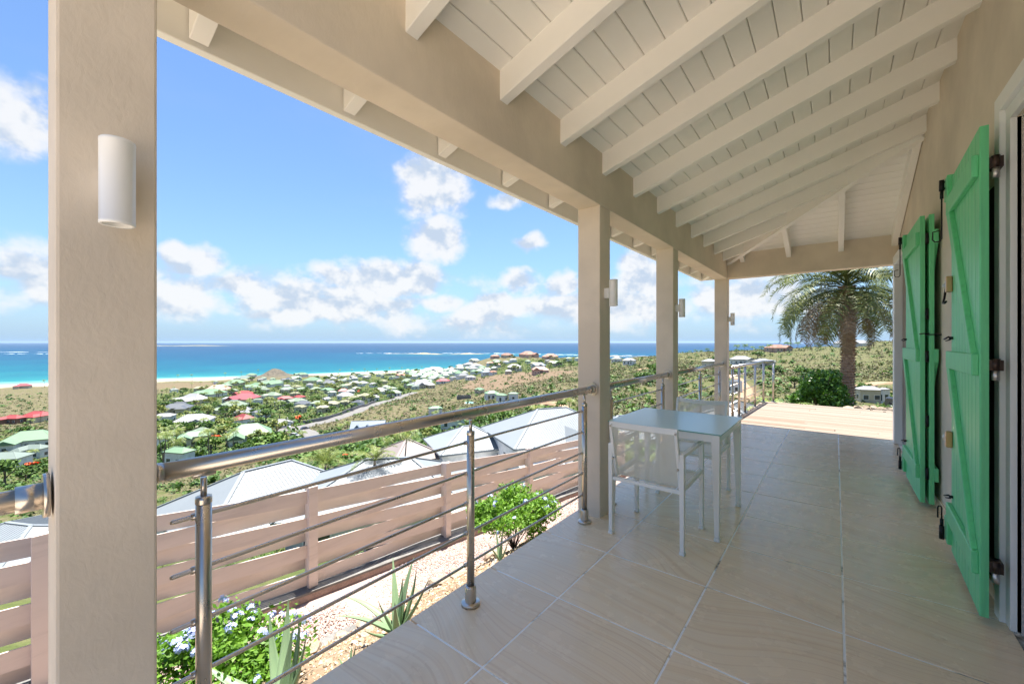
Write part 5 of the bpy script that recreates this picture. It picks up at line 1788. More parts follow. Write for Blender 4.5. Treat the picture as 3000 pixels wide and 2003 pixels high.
hr = random.Random(17)
HXY = []
def house(x, y, w_, roofc, label, group=None, dp=None, hgt=None, rise=None, rz=None, wallc=None, z=None, wins=True, wing=True, ov=None, gable=False, name='house'):
    d_ = math.hypot(x, y)
    dp = dp or w_ * hr.uniform(0.5, 0.72)
    hgt = hgt or hr.uniform(3.0, 3.8)
    ov = ov if ov is not None else min(0.6, 0.05 * w_)
    rise = rise or min(dp, w_) * hr.uniform(0.30, 0.40)
    rz = rz if rz is not None else YAW + hr.uniform(-0.6, 0.6)
    z = z if z is not None else float(ground(x, y)) + 0.25
    wallc = wallc or ({'red': 'brown', 'mint': 'white', 'cream': 'cream', 'salmon': 'pink'}.get(roofc, 'white') if hr.random() < 0.75 else 'cream')
    o = empty(name, (x, y, z), rz)
    tag(o, label, 'house', group)
    HXY.append((x, y, w_ * 0.62))
    MB().box(-w_ / 2, w_ / 2, -dp / 2, dp / 2, -3.0, hgt).build('wall', W['wall_' + wallc], o)
    mb = MB()
    ra = hip_roof(mb, w_, dp, ov, rise, hgt, gable=gable)
    fronts = [(-dp / 2, -w_ / 2, w_ / 2)]
    if wing and w_ > 6:
        sides = [-1, 1] if w_ > 15 else [hr.choice((-1, 1))]
        for sx in sides:
            ww = w_ * hr.uniform(0.30, 0.42)
            cx = sx * (w_ / 2 - ww / 2 - 0.05 * w_)
            dpw = dp * hr.uniform(0.45, 0.7)
            gab = hr.random() < 0.5
            zt = hgt - 0.06
            r2 = min(ww * hr.uniform(0.32, 0.42), rise * 0.92)
            a2, y0 = ww / 2 + ov, -dp / 2 - dpw
            # cross roof: ridge runs out from the main roof
            yr = y0 - ov + (0.0 if gab else ww / 2)
            mb.add([(cx - a2, y0 - ov, zt), (cx + a2, y0 - ov, zt), (cx + a2, 0, zt), (cx - a2, 0, zt), (cx - a2, y0 - ov, zt + 0.14), (cx + a2, y0 - ov, zt + 0.14), (cx + a2, 0, zt + 0.14), (cx - a2, 0, zt + 0.14), (cx, yr, zt + r2), (cx, 0, zt + r2)],
                   [(0, 3, 2, 1), (0, 1, 5, 4), (1, 2, 6, 5), (3, 0, 4, 7), (4, 5, 8), (5, 6, 9, 8), (7, 4, 8, 9), (2, 3, 7, 6), (6, 7, 9)])
            MB().box(cx - ww / 2, cx + ww / 2, y0, -dp / 2 + 0.1, -3.0, zt - 0.002).build('wing_wall', W['wall_' + wallc], o)
            fronts.append((y0, cx - ww / 2, cx + ww / 2))
    ro = mb.build('roof', W['roof_' + roofc], o)
    if d_ < 460:
        cp = MB()
        ridge_caps(cp, *ra, hgt, rise, 0.16, 0.22)
        cp.build('ridge_cap', W['roof_' + roofc], ro)
    if wins and d_ < 520:
        for (fy_, xa, xb) in fronts:
            n_ = max(1, min(5, int((xb - xa) / 2.6)))
            wm_, pm_ = win_mesh(1.4, 2.0 if hr.random() < 0.5 else 1.4)
            for i_ in range(n_):
                wo = link('window', wm_, o, (xa + (xb - xa) * (i_ + 0.5) / n_, fy_, 0.5))
                link('pane', pm_, wo)
        for sx in (-1, 1):
            wo = link('window', wm_, o, (sx * w_ / 2, 0, 0.5), (0, 0, sx * math.pi / 2))
            link('pane', pm_, wo)
    return o

for (x, y, w_, c_, lab) in HOUSES:
    house(x, y, w_ * 0.82, c_, lab)

# dense quarter of small mint roofed huts behind the beach
P = REGIONS['hutquarter']
k = 0
tries = 0
x0, x1 = min(p[0] for p in P), max(p[0] for p in P)
y0, y1 = min(p[1] for p in P), max(p[1] for p in P)
while k < 95 and tries < 6000:
    tries += 1
    x, y = hr.uniform(x0, x1), hr.uniform(y0, y1)
    if not in_poly(np.array([x]), np.array([y]), P)[0] or float(ground(x, y)) < SEA + 0.9:
        continue
    if any((x - a_) ** 2 + (y - b_) ** 2 < (r_ + 5.5) ** 2 for a_, b_, r_ in HXY):
        continue
    c_ = 'palemint' if hr.random() < 0.35 else ('mint' if hr.random() < 0.8 else 'white')
    house(x, y, hr.uniform(7, 10), c_, 'small pale roofed bungalow in the crowded quarter behind the beach', 'bungalows behind the beach', wing=False, wins=False, dp=hr.uniform(5.5, 7.5), rise=2.4, wallc='white')
    k += 1

# smaller houses filling the gaps of the village
P = REGIONS['village']
k = tries = 0
x0, x1 = min(p[0] for p in P), max(p[0] for p in P)
y0, y1 = min(p[1] for p in P), max(p[1] for p in P)
while k < 95 and tries < 16000:
    tries += 1
    x, y = hr.uniform(x0, x1), hr.uniform(y0, y1)
    if math.hypot(x, y) < 190 or not in_poly(np.array([x]), np.array([y]), P)[0] or float(ground(x, y)) < SEA + 1.2:
        continue
    if any((x - a_) ** 2 + (y - b_) ** 2 < (r_ + 6) ** 2 for a_, b_, r_ in HXY):
        continue
    if in_poly(np.array([x]), np.array([y]), REGIONS['hutquarter'])[0] or in_poly(np.array([x]), np.array([y]), REGIONS['field'])[0]:
        continue
    if min((x - a_) ** 2 + (y - b_) ** 2 for w_, Q_ in ROADS for a_, b_ in Q_) < 150:
        continue
    c_ = hr.choice(('palemint', 'mint', 'white', 'white', 'greymint', 'slate', 'palemint', 'cream'))
    house(x, y, hr.uniform(6, 10), c_, 'small house tucked between the trees and larger houses of the village', 'small houses between the village trees')
    k += 1

# ------------------------------------------------------------------ the neighbours just below the fence
def at_ld(l_, d_): return xy(l_, d_)
def corrugation(mb, r_, a_, b_, z0, rise, th, step=0.24, face=1):
    """raised ribs down the long slopes"""
    for sgn in (-1, 1):
        n_ = int(2 * a_ / step)
        for i_ in range(1, n_):
            xx = -a_ + 2 * a_ * i_ / n_
            if abs(xx) <= r_:
                top = (xx, 0, z0 + rise)
            else:
                f = (a_ - abs(xx)) / (a_ - r_)
                top = (xx, sgn * b_ * (1 - f), z0 + th + (rise - th) * f)
            bot = (xx, sgn * b_, z0 + th)
            mb.bar(bot, top, 0.055, 0.045)
def near_house(l_, d_, zr, w_, dp, rise, rz, roofc, label, hgt=3.0, ov=0.5, ribs=True, wallc='white'):
    x, y = xy(l_, d_)
    z = zr - rise - hgt
    o = house(x, y, w_, roofc, label, None, dp, hgt, rise, rz, wallc, z, True, False, ov, name='neighbour_house')
    for ch in o.children:
        if ch.name.startswith('roof'):
            cb = MB()
            a_, b_ = w_ / 2 + ov, dp / 2 + ov
            r_ = max(a_ - b_ * 0.92 if a_ > b_ else 0.12, 0.1)
            if ribs:
                corrugation(cb, r_, a_, b_, hgt, rise, 0.16)
                cb.build('roof_ribs', W['roof_' + roofc], ch)
    return o
rA = YAW + math.atan2(0.83, 0.55)
near_house(-16.5, 27.8, -7.0, 10.0, 7.6, 2.5, rA, 'paleblue', 'pale blue corrugated hip roof right below the fence and nearest railing post')
near_house(-7.4, 24.6, -5.6, 9.0, 7.0, 2.0, YAW + 0.15, 'paleblue', 'pale blue roof below the fence, under the middle of the handrail')
near_house(-10.6, 33.0, -8.6, 7.5, 6.0, 1.2, YAW + 0.5, 'metal', 'grey corrugated roof behind the two pale blue roofs')
near_house(-32.5, 27.0, -10.6, 9.5, 8.0, 1.8, YAW - 0.2, 'paleblue', 'pale blue roof at the bottom left behind the fence')
near_house(-11.5, 38.5, -9.2, 4.2, 4.2, 1.5, YAW + 0.3, 'shingle', 'pinkish shingle pavilion roof behind the fence, left of the fan palm', ribs=False)
near_house(-10.2, 40.0, -8.1, 4.6, 4.6, 1.7, YAW + 0.7, 'shingle', 'pinkish shingle pavilion roof beside the tall fan palm', ribs=False)
near_house(-8.6, 45.5, -10.4, 7.5, 5.0, 1.0, YAW + 0.2, 'slate', 'slate grey low roof left of the small white villa', ribs=False)
near_house(-40.0, 41.0, -16.0, 9.0, 6.0, 1.3, YAW, 'pinkred', 'salmon walled house with a pink terrace at the bottom left', ribs=False, wallc='pink')
# small white villa with a pyramid roof and parapet boxes
vD = near_house(-4.6, 42.5, -7.3, 7.0, 6.6, 1.9, YAW + 0.42, 'paleblue', 'small white villa with a pyramid roof and parapets behind the middle post', hgt=3.6, ov=0.35)
def parapet(o, x0, x1, y0, y1, z0, z1):
    m = MB()
    t_ = 0.18
    m.box(x0, x1, y0, y0 + t_, z0, z1).box(x0, x1, y1 - t_, y1, z0, z1).box(x0, x0 + t_, y0 + t_ + .001, y1 - t_ - .001, z0, z1).box(x1 - t_, x1, y0 + t_ + .001, y1 - t_ - .001, z0, z1)
    m.box(x0 + t_ + .001, x1 - t_ - .001, y0 + t_ + .001, y1 - t_ - .001, z0, z1 - 0.35)
    m.build('parapet', W['wall_white'], o)
parapet(vD, -2.4, 1.2, -6.2, -3.31, -3.0, 2.6)
parapet(vD, 1.21, 7.4, -5.6, -3.31, -3.0, 2.9)
MB().box(-4.6, -2.5, -6.8, -4.0, -3.0, 0.6).build('balcony', W['wall_white'], vD)
# large white villa with a hip roof and a gabled front
vE = near_house(4.1, 42.0, -5.4, 11.5, 9.0, 2.6, YAW + 0.38, 'paleblue', 'large white villa with a big pale hip roof and round gable window', hgt=3.4, ov=0.4)
gb = MB()
gb.prism([(-2.3, 2.2), (2.3, 2.2), (2.3, 2.35), (0, 4.6), (-2.3, 2.35)], 'y', -7.4, 0.0)
MB().prism([(-2.1, -3.0), (2.1, -3.0), (2.1, 2.2), (0, 4.3), (-2.1, 2.2)], 'y', -7.1, -4.51).build('gable_wall', W['wall_white'], vE)
g2 = MB()
for s_ in (-1, 1):
    g2.add([(s_ * 2.6, -7.5, 1.95), (0, -7.5, 4.55), (0, 0, 4.55), (s_ * 2.6, 0, 1.95), (s_ * 2.6, -7.5, 2.1), (0, -7.5, 4.7), (0, 0, 4.7), (s_ * 2.6, 0, 2.1)], [(0, 1, 2, 3), (4, 5, 6, 7), (0, 1, 5, 4), (2, 3, 7, 6), (0, 3, 7, 4), (1, 2, 6, 5)])
g2.build('gable_roof', W['roof_paleblue'], vE)
MB().tube([(0, -7.12, 2.9), (0, -7.16, 2.9)], 0.55, 20).build('round_window', W['window_glass'], vE)
parapet(vE, -6.3, -2.4, -8.2, -4.51, -3.0, 2.5)
MB().box(-5.76, -5.72, -2.4, -1.2, 0.6, 2.4).build('arched_window', W['window_glass'], vE)
near_house(12.0, 43.5, -6.4, 8.0, 7.0, 1.8, YAW + 0.2, 'paleblue', 'pale blue roof half hidden behind the second column', hgt=3.0)
near_house(13.0, 24.0, -2.2, 6.5, 4.6, 1.1, YAW + 0.9, 'metal', 'grey metal roof seen through the deck railing', ribs=True)

# grey blue house with three dormers
x, y = -171.0, 91.0
dz = house(-137.0, 87.0, 11.5, 'bluegrey', 'grey blue house with three dormers standing in a bare plot above the handrail', dp=7.0, hgt=3.2, rise=3.2, rz=YAW + 0.15, wing=False, gable=True, ov=0.3)
for k in (-1, 0, 1):
    dm_ = MB().prism([(-0.9, 3.3), (0.9, 3.3), (0.9, 4.5), (0, 5.5), (-0.9, 4.5)], 'y', -3.4, -0.6)
    dq_ = dm_.build('dormer', W['roof_bluegrey'], dz)
    dq_.location = (k * 3.5, 0, 0)
    MB().box(-0.4, 0.4, -3.44, -3.405, 3.6, 4.5).build('pane', W['window_glass'], dq_)

# bare concrete shell and its pool neighbour
x, y = -214.0, 214.0
us = empty('unfinished_building', (x, y, float(ground(x, y))), YAW + 0.2)
tag(us, 'roofless grey concrete shell on the bare brown slope', 'building')
m_ = MB()
m_.box(-5, 5, -3, -2.75, -2, 2.2).box(-5, 5, 2.75, 3, -2, 2.2).box(-5, -4.75, -2.749, 2.749, -2, 2.2).box(4.75, 5, -2.749, 2.749, -2, 2.2).box(-0.1, 0.1, -2.749, 2.749, -2, 2.0)
m_.build('wall', W['concrete'], us)
x, y = -190.0, 196.0
pl = empty('swimming_pool', (x, y, float(ground(x, y)) + 0.3), YAW - 0.1)
tag(pl, 'small turquoise pool in front of the mint roofed villa', 'pool')
MB().lathe([(3.6, -3), (3.6, 0.35), (3.3, 0.35), (3.3, 0.1)], 28).build('basin', W['wall_white'], pl)
MB().lathe([(3.3, 0.15), (0.01, 0.15)], 28).build('water', W['pool_water'], pl)

# ------------------------------------------------------------------ roads, walls, cars
mat_ground('asphalt', (0.13, 0.125, 0.12), (0.16, 0.155, 0.15), (0.19, 0.185, 0.18), 0.4, 0.1)
mat_ground('track_earth', (0.22, 0.145, 0.09), (0.29, 0.20, 0.13), (0.34, 0.25, 0.17), 0.5, 0.2)
mat_ground('wall_block', (0.16, 0.155, 0.15), (0.21, 0.205, 0.20), (0.27, 0.265, 0.26), 0.6, 0.2)
def smooth_path(P, step=3.0):
    P = [np.array(p, float) for p in P]
    out_ = []
    for i_ in range(len(P) - 1):
        p0, p1, p2, p3 = P[max(i_ - 1, 0)], P[i_], P[i_ + 1], P[min(i_ + 2, len(P) - 1)]
        n_ = max(2, int(np.linalg.norm(p2 - p1) / step))
        for k in range(n_):
            t_ = k / n_
            out_.append(0.5 * ((2 * p1) + (-p0 + p2) * t_ + (2 * p0 - 5 * p1 + 4 * p2 - p3) * t_ ** 2 + (-p0 + 3 * p1 - 3 * p2 + p3) * t_ ** 3))
    out_.append(P[-1])
    return np.array(out_)
for k, (w_, P) in enumerate(ROADS):
    C = smooth_path(P)
    T_ = np.gradient(C, axis=0)
    T_ /= np.linalg.norm(T_, axis=1)[:, None] + 1e-9
    N_ = np.stack([-T_[:, 1], T_[:, 0]], 1)
    offs = np.linspace(-w_ / 2, w_ / 2, 5)
    rows = []
    for c_, n_ in zip(C, N_):
        zz = max(float(ground(*(c_ + n_ * o_))) for o_ in (-w_ / 2, 0, w_ / 2)) + 0.15 + 0.02 * k
        for o_ in offs:
            q = c_ + n_ * o_
            rows.append((q[0], q[1], zz))
        for o_ in (-w_ / 2 - 0.6, w_ / 2 + 0.6):
            q = c_ + n_ * o_
            rows.append((q[0], q[1], zz - 1.2))
    fs_ = []
    for i_ in range(len(C) - 1):
        b0, b1 = 7 * i_, 7 * i_ + 7
        for j_ in range(4):
            fs_.append((b0 + j_, b0 + j_ + 1, b1 + j_ + 1, b1 + j_))
        fs_ += [(b0 + 5, b0, b1, b1 + 5), (b0 + 4, b0 + 6, b1 + 6, b1 + 4)]
    dirt = w_ < 4.5
    o_ = MB().add(rows, fs_, True).build('dirt_track' if dirt else 'road', W['track_earth'] if dirt else W['asphalt'])
    tag(o_, kind='structure')
for k, (h_, P) in enumerate(ROADWALLS):
    C = smooth_path(P, 4.0)
    mb = MB()
    rows, fs_ = [], []
    T_ = np.gradient(C, axis=0)
    T_ /= np.linalg.norm(T_, axis=1)[:, None] + 1e-9
    for c_, t_ in zip(C, T_):
        zz = float(ground(*c_))
        n_ = np.array([-t_[1], t_[0]]) * 0.15
        for q, z_ in ((c_ - n_, -1.0), (c_ + n_, -1.0), (c_ + n_, h_), (c_ - n_, h_)):
            rows.append((q[0], q[1], zz + z_))
    for i_ in range(len(C) - 1):
        for q in range(4):
            fs_.append((4 * i_ + q, 4 * i_ + (q + 1) % 4, 4 * i_ + 4 + (q + 1) % 4, 4 * i_ + 4 + q))
    fs_ += [(0, 1, 2, 3), tuple(4 * (len(C) - 1) + q for q in (3, 2, 1, 0))]
    o_ = mb.add(rows, fs_).build('garden_wall', W['wall_block'])
    tag(o_, ('long grey block wall along the upper side of the curving road', 'long grey block wall along the road in front of the large white house', 'short grey wall at the gate where the roads meet')[k], 'wall')

def car(x, y, rz, colr, label, z=None, suv=False):
    z = float(ground(x, y)) + 0.35 if z is None else z
    o = empty('car', (x, y, z), rz)
    tag(o, label, 'car')
    m = principled('car_paint', colr, 0.25, spec=0.6)[0]
    h1, h2 = (0.95, 1.75) if suv else (0.80, 1.42)
    MB().prism([(-2.1, 0.30), (2.1, 0.30), (2.15, 0.55), (2.0, h1 - 0.08), (1.2, h1), (-1.9, h1 + 0.03), (-2.15, h1 - 0.1), (-2.15, 0.5)], 'y', -0.86, 0.86).build('body', m, o, 0.08, 3)
    cb = MB().prism([(1.0, h1), (0.35, h2 - 0.03), (-1.2 if not suv else -1.75, h2), (-1.9 if not suv else -2.05, h1)], 'y', -0.74, 0.74).build('cabin', m, o, 0.06, 3)
    MB().prism([(0.82, h1 + 0.06), (0.28, h2 - 0.1), (-1.12 if not suv else -1.6, h2 - 0.08), (-1.65 if not suv else -1.85, h1 + 0.06)], 'y', -0.755, 0.755).build('side_window', W['window_glass'], cb)
    MB().add([(1.01, -0.66, h1 + 0.03), (1.01, 0.66, h1 + 0.03), (0.40, 0.62, h2 - 0.07), (0.40, -0.62, h2 - 0.07)], [(0, 1, 2, 3)]).build('windscreen', W['window_glass'], cb)
    for sx in (-1.3, 1.35):
        for sy in (-1, 1):
            wo = MB().tube([(sx, sy * 0.72, 0.33), (sx, sy * 0.90, 0.33)], 0.33, 18).build('wheel', W['rubber_and_gap_shade'], o)
            MB().tube([(sx, sy * 0.901, 0.33), (sx, sy * 0.912, 0.33)], 0.2, 14).build('rim', W['zinc'], wo)
    for sy in (-1, 1):
        MB().box(2.05, 2.16, sy * 0.6 - 0.16, sy * 0.6 + 0.16, 0.58, 0.70).build('headlight', W['white_metal'], o)
car(*CAR_SPOTS[0][:2], YAW + 0.3, (0.5, 0.5, 0.5), 'white car driving on the road at the junction')
car(*CAR_SPOTS[1][:2], YAW + 0.1, (0.42, 0.45, 0.48), 'silver car parked by the gate beyond the junction')
car(*CAR_SPOTS[2][:2], YAW - 0.2, (0.3, 0.3, 0.31), 'grey car parked under trees just above the handrail')
car(*CAR_SPOTS[3][:2], YAW + 0.9, (0.05, 0.06, 0.08), 'dark car at the right side of the road junction')
car(*CAR_SPOTS[4][:2], YAW + 1.2, (0.55, 0.55, 0.55), 'white car beside the mint roofed house near the column')
cx, cy = xy(20.6 * 0.93 + 1.75, 20.6)
car(cx, cy, YAW + 1.25, (0.02, 0.022, 0.025), 'black off road car beside the door frame at the right', z=-2.55, suv=True)

# ================================================================== vegetation
mat_leaf('tree_leaf', [(0.0, (0.027, 0.061, 0.014)), (0.45, (0.065, 0.133, 0.024)), (0.8, (0.116, 0.196, 0.037)), (1.0, (0.204, 0.246, 0.054))], 0.15, 0.6)
mat_leaf('tree_leaf_pale', [(0.0, (0.076, 0.119, 0.034)), (0.5, (0.162, 0.204, 0.054)), (1.0, (0.306, 0.306, 0.085))], 0.15, 0.6)
mat_leaf('coco_leaf', [(0.0, (0.056, 0.096, 0.022)), (0.5, (0.136, 0.192, 0.040)), (1.0, (0.304, 0.304, 0.080))], 0.15, 0.5)
mat_leaf('scrub_leaf', [(0.0, (0.055, 0.07, 0.026)), (0.3, (0.085, 0.10, 0.038)), (0.55, (0.115, 0.115, 0.055)), (0.75, (0.145, 0.118, 0.08)), (0.9, (0.175, 0.14, 0.105)), (1.0, (0.10, 0.125, 0.042))], 0.1, 0.8)
principled('flame_flower', (0.62, 0.10, 0.02), 0.6)
principled('trunk', (0.12, 0.095, 0.07), 0.9)
principled('palm_trunk', (0.17, 0.14, 0.11), 0.9)

def tree_kind(seed, mat, n=520, ncl=16, rx=1.0, rz=0.72, leaf=0.115):
    """crown of radius about 1 over a trunk; origin at the foot, crown centre at z=1.25"""
    gg = np.random.default_rng(seed)
    P = clump_points(gg, n, ncl, rx, rx, rz, 0.5, 0.36)
    P[:, 2] += 0.95
    Vv, Qq = leaves(gg, P, leaf, 0.9, 0.75)
    cm = mesh_np('crown', Vv, Qq, mat)
    tm = MB().tube([(0, 0, -0.6), (0.03, 0.02, 0.35), (0.0, 0.05, 0.9)], [0.09, 0.065, 0.04], 6)
    for k in range(4):
        a_ = gg.random() * 6.28
        tm.tube([(0.02, 0.03, 0.45), (0.35 * math.cos(a_), 0.35 * math.sin(a_), 0.85), (0.6 * math.cos(a_), 0.6 * math.sin(a_), 1.15)], [0.04, 0.028, 0.012], 5)
    return tm.mesh('trunk', W['trunk']), cm
TK = [tree_kind(100 + k, W['tree_leaf']) for k in range(5)] + [tree_kind(110 + k, W['tree_leaf_pale'], 420, 14) for k in range(3)]

def palm_kind(seed, nfr=17, drop=1.0):
    gg = np.random.default_rng(seed)
    Vv, Qq = [], []
    for k in range(nfr):
        az_ = 6.283 * (k + 0.5 * gg.random()) / nfr
        e_ = gg.uniform(0.1, 1.15)
        L_ = gg.uniform(0.85, 1.1)
        d_ = np.array([math.cos(az_), math.sin(az_), 0])
        s_ = np.array([-d_[1], d_[0], 0])
        p = np.zeros(3)
        n_ = 6
        pts = []
        for i_ in range(n_ + 1):
            pts.append((p.copy(), e_))
            p = p + (d_ * math.cos(e_) + np.array([0, 0, math.sin(e_)])) * L_ / n_
            e_ -= drop * gg.uniform(0.2, 0.42)
        for i_ in range(n_):
            (p0, e0), (p1, e1) = pts[i_], pts[i_ + 1]
            w0 = 0.30 * math.sin(math.pi * min(1, (i_ + 0.6) / n_) * 0.92)
            for sg_ in (-1, 1):
                for q in (0.0, 0.5):
                    b0 = p0 + (p1 - p0) * q
                    b1 = p0 + (p1 - p0) * (q + 0.38)
                    tip = b1 + s_ * sg_ * w0 * gg.uniform(0.8, 1.15) + (p1 - p0) * 0.7 - np.array([0, 0, w0 * gg.uniform(0.4, 0.9)])
                    i0 = len(Vv)
                    Vv += [b0, b1, tip]
                    Qq.append((i0, i0 + 1, i0 + 2))
    return np.array(Vv), np.array(Qq)
PK = []
for k in range(4):
    Vv, Qq = palm_kind(200 + k)
    PK.append(Vv)
    PK[-1] = mesh_np('crown', Vv, Qq, W['coco_leaf'])
PKD = []
for k in range(4):
    PKD.append(PK[k].copy())
    PKD[-1].materials.clear()
    PKD[-1].materials.append(W['tree_leaf'])
PT = []
for k in range(3):
    gg = random.Random(k)
    bx, by = gg.uniform(-.12, .12), gg.uniform(-.12, .12)
    PT.append((MB().tube([(0, 0, -0.1), (bx * 0.2, by * 0.2, 0.35), (bx * 0.7, by * 0.7, 0.75), (bx, by, 1.0)], [0.030, 0.020, 0.016, 0.016], 7).mesh('trunk', W['palm_trunk']), bx, by))

vr = random.Random(23)
def tree(x, y, r_, label, group=None, kind=None, z=None, name='tree', squash=1.0):
    kind = vr.randrange(len(TK)) if kind is None else kind
    z = float(ground(x, y)) if z is None else z
    o = empty(name, (x, y, z - 0.1), vr.uniform(0, 6.28))
    o.scale = (r_, r_, r_ * squash * vr.uniform(0.85, 1.15))
    tag(o, label, 'tree', group)
    link('trunk', TK[kind][0], o)
    link('crown', TK[kind][1], o)
    return o
def palm(x, y, h_, label, group=None, z=None, cr=None, crown=None):
    z = float(ground(x, y)) if z is None else z
    k = vr.randrange(3)
    tm, bx, by = PT[k]
    o = empty('palm_tree', (x, y, z), vr.uniform(0, 6.28))
    tag(o, label, 'palm tree', group)
    link('trunk', tm, o, scale=(h_ * 0.9, h_ * 0.9, h_))
    s_ = cr or vr.uniform(1.9, 2.7) * min(1.0, h_ / 5.0 + 0.25)
    link('crown', crown or PK[vr.randrange(4)], o, (bx * h_ * 0.9, by * h_ * 0.9, h_), (0, 0, vr.uniform(0, 6)), (s_, s_, s_))
    return o

def free(x, y, pad):
    return not any((x - a_) ** 2 + (y - b_) ** 2 < (r_ + pad) ** 2 for a_, b_, r_ in HXY)
ROADPTS = np.concatenate([smooth_path(P, 4.0) for w_, P in ROADS])
def off_road(x, y, pad=5.0):
    return np.min((ROADPTS[:, 0] - x) ** 2 + (ROADPTS[:, 1] - y) ** 2) > pad * pad

def scatter(region, n_, fn, pad, dens=None):
    P = REGIONS[region]
    x0, x1 = min(p[0] for p in P), max(p[0] for p in P)
    y0, y1 = min(p[1] for p in P), max(p[1] for p in P)
    k = tries = 0
    while k < n_ and tries < n_ * 60:
        tries += 1
        x, y = vr.uniform(x0, x1), vr.uniform(y0, y1)
        if not in_poly(np.array([x]), np.array([y]), P)[0]:
            continue
        if dens and vr.random() > dens(x, y):
            continue
        if float(ground(x, y)) < SEA + 1.6 or not free(x, y, pad) or not off_road(x, y, 4.0 + pad):
            continue
        fn(x, y)
        k += 1
dn = lambda x, y: min(1.0, 230.0 / math.hypot(x, y))
scatter('village', 200, lambda x, y: tree(x, y, vr.uniform(2.4, 5.2), 'leafy green tree among the roofs of the village', 'trees among the village houses'), 0.5, dn)
scatter('village', 190, lambda x, y: palm(x, y, vr.uniform(4.5, 9.0), 'slim coconut palm among the roofs of the village', 'coconut palms among the village houses'), 0.2, dn)
scatter('midslope', 30, lambda x, y: tree(x, y, vr.uniform(1.2, 2.8), 'green tree on the dry slope below the road', 'trees on the slope below the road'), 0.5)
scatter('midslope', 14, lambda x, y: palm(x, y, vr.uniform(3.0, 6.0), 'small palm on the dry slope below the road', 'palms on the slope below the road'), 0.3)
scatter('leftside', 26, lambda x, y: tree(x, y, vr.uniform(2.2, 4.6), 'green tree on the slope left of the nearest column', 'trees left of the nearest column'), 0.5)
scatter('leftside', 8, lambda x, y: palm(x, y, vr.uniform(4, 7), 'palm on the slope left of the nearest column', 'palms left of the nearest column'), 0.3)
for k, (x, y, h_) in enumerate(RIDGE_PALMS):
    palm(x, y, h_, 'palm standing on the skyline of the far right ridge', 'palms on the far ridge', cr=h_ * 0.5, crown=PKD[k % 4])
# palms on the beach
for t_ in (-1.14, -0.815, -0.78, -0.70, -0.66, -0.62, -0.42, -0.39, -0.36, -0.33, -0.30, -0.27, -0.22):
    dd = np.interp(t_, SHORE[0], SHORE[1]) - vr.uniform(28, 60)
    x, y = xy(dd * t_, dd)
    palm(x, y, vr.uniform(8, 11), 'palm standing near the beach', 'palms along the beach')
# flame trees in bloom
ff = np.random.default_rng(77)
P = clump_points(ff, 170, 9, 0.95, 0.95, 0.55, 0.7, 0.22)
P[:, 2] += 1.12
Vv, Qq = leaves(ff, P, 0.10, 1.5, 0.8)
FLW = mesh_np('blossom', Vv, Qq, W['flame_flower'])
fl_lab = ['flame tree with orange blossom above the handrail, the nearest big one', 'small flame tree with orange blossom by the wide mint roof', 'flame tree with orange blossom by the road wall gate', 'low orange flowering tree beside the shingle pavilion', 'flame tree with red blossom behind the cream row', 'flame tree with orange blossom left of the nearest column, lower one', 'flame tree with orange blossom left of the nearest column, upper one']
for (x, y, h_), lab in zip(FLAME_TREES, fl_lab):
    r_ = max(h_ * 0.62, 1.5)
    o = tree(x, y, r_, lab, None, vr.randrange(5), name='flame_tree', squash=0.85)
    link('blossom', FLW, o)

# low bushes and dry scrub: too many to count
def scrub(name, X_, Y_, S_, mat, label, per=9, seed=1, tall=0.8, lf=0.36):
    gg = np.random.default_rng(seed)
    Z_ = ground(X_, Y_)
    n_ = len(X_)
    c_ = np.repeat(np.stack([X_, Y_, Z_], 1), per, 0)
    s_ = np.repeat(S_, per)
    p = gg.normal(size=(n_ * per, 3))
    p /= np.linalg.norm(p, axis=1)[:, None]
    p *= (gg.random(n_ * per) ** 0.5)[:, None]
    p[:, 2] = np.abs(p[:, 2]) * tall
    P_ = c_ + p * s_[:, None]
    Vv, Qq = leaves(gg, P_, s_ * lf, 1.5, 0.7)
    o = link(name, mesh_np(name, Vv, Qq, mat))
    tag(o, label, 'scrub', kind='stuff')
    return o
gs = np.random.default_rng(31)
def cand(n_, t0, t1, d0, d1, pw=1.0):
    a_ = gs.uniform(math.atan(t0), math.atan(t1), n_)
    d_ = d0 * (d1 / d0) ** (gs.random(n_) ** pw)
    X_, Y_ = xy(d_ * np.tan(a_), d_)
    return X_, Y_, d_
def keep(X_, Y_, zmin=2.2, regs=('field', 'track')):
    m_ = ground(X_, Y_) > SEA + zmin
    for r_ in regs:
        m_ &= ~in_poly(X_, Y_, REGIONS[r_])
    for a_, b_, r_ in HXY:
        m_ &= (X_ - a_) ** 2 + (Y_ - b_) ** 2 > (r_ * 0.8) ** 2
    for q in ROADPTS:
        m_ &= (X_ - q[0]) ** 2 + (Y_ - q[1]) ** 2 > 20
    m_ &= ~((X_ > -4.9) & (X_ < 3.6) & (Y_ < 13))
    return m_
X_, Y_, d_ = cand(100000, -2.2, 1.3, 60, 640, 0.70)
m_ = keep(X_, Y_)
bare = in_poly(X_, Y_, REGIONS['bare']) | in_poly(X_, Y_, REGIONS['dirt'])
m_ &= ~(bare & (gs.random(len(X_)) < 0.8))
m_ &= ~(in_poly(X_, Y_, REGIONS['village']) & (gs.random(len(X_)) < 0.45))
patch = _hash_noise(X_, Y_, 45.0) + 0.6 * _hash_noise(X_ + 50, Y_, 17.0)
m_ &= gs.random(len(X_)) < np.clip(0.80 + 1.5 * patch, 0.12, 1.0)
X_, Y_, d_ = X_[m_], Y_[m_], d_[m_]
sz = (0.30 + 0.75 * gs.random(len(X_)) ** 2) * np.clip(d_ / 120.0, 0.6, 1.7)
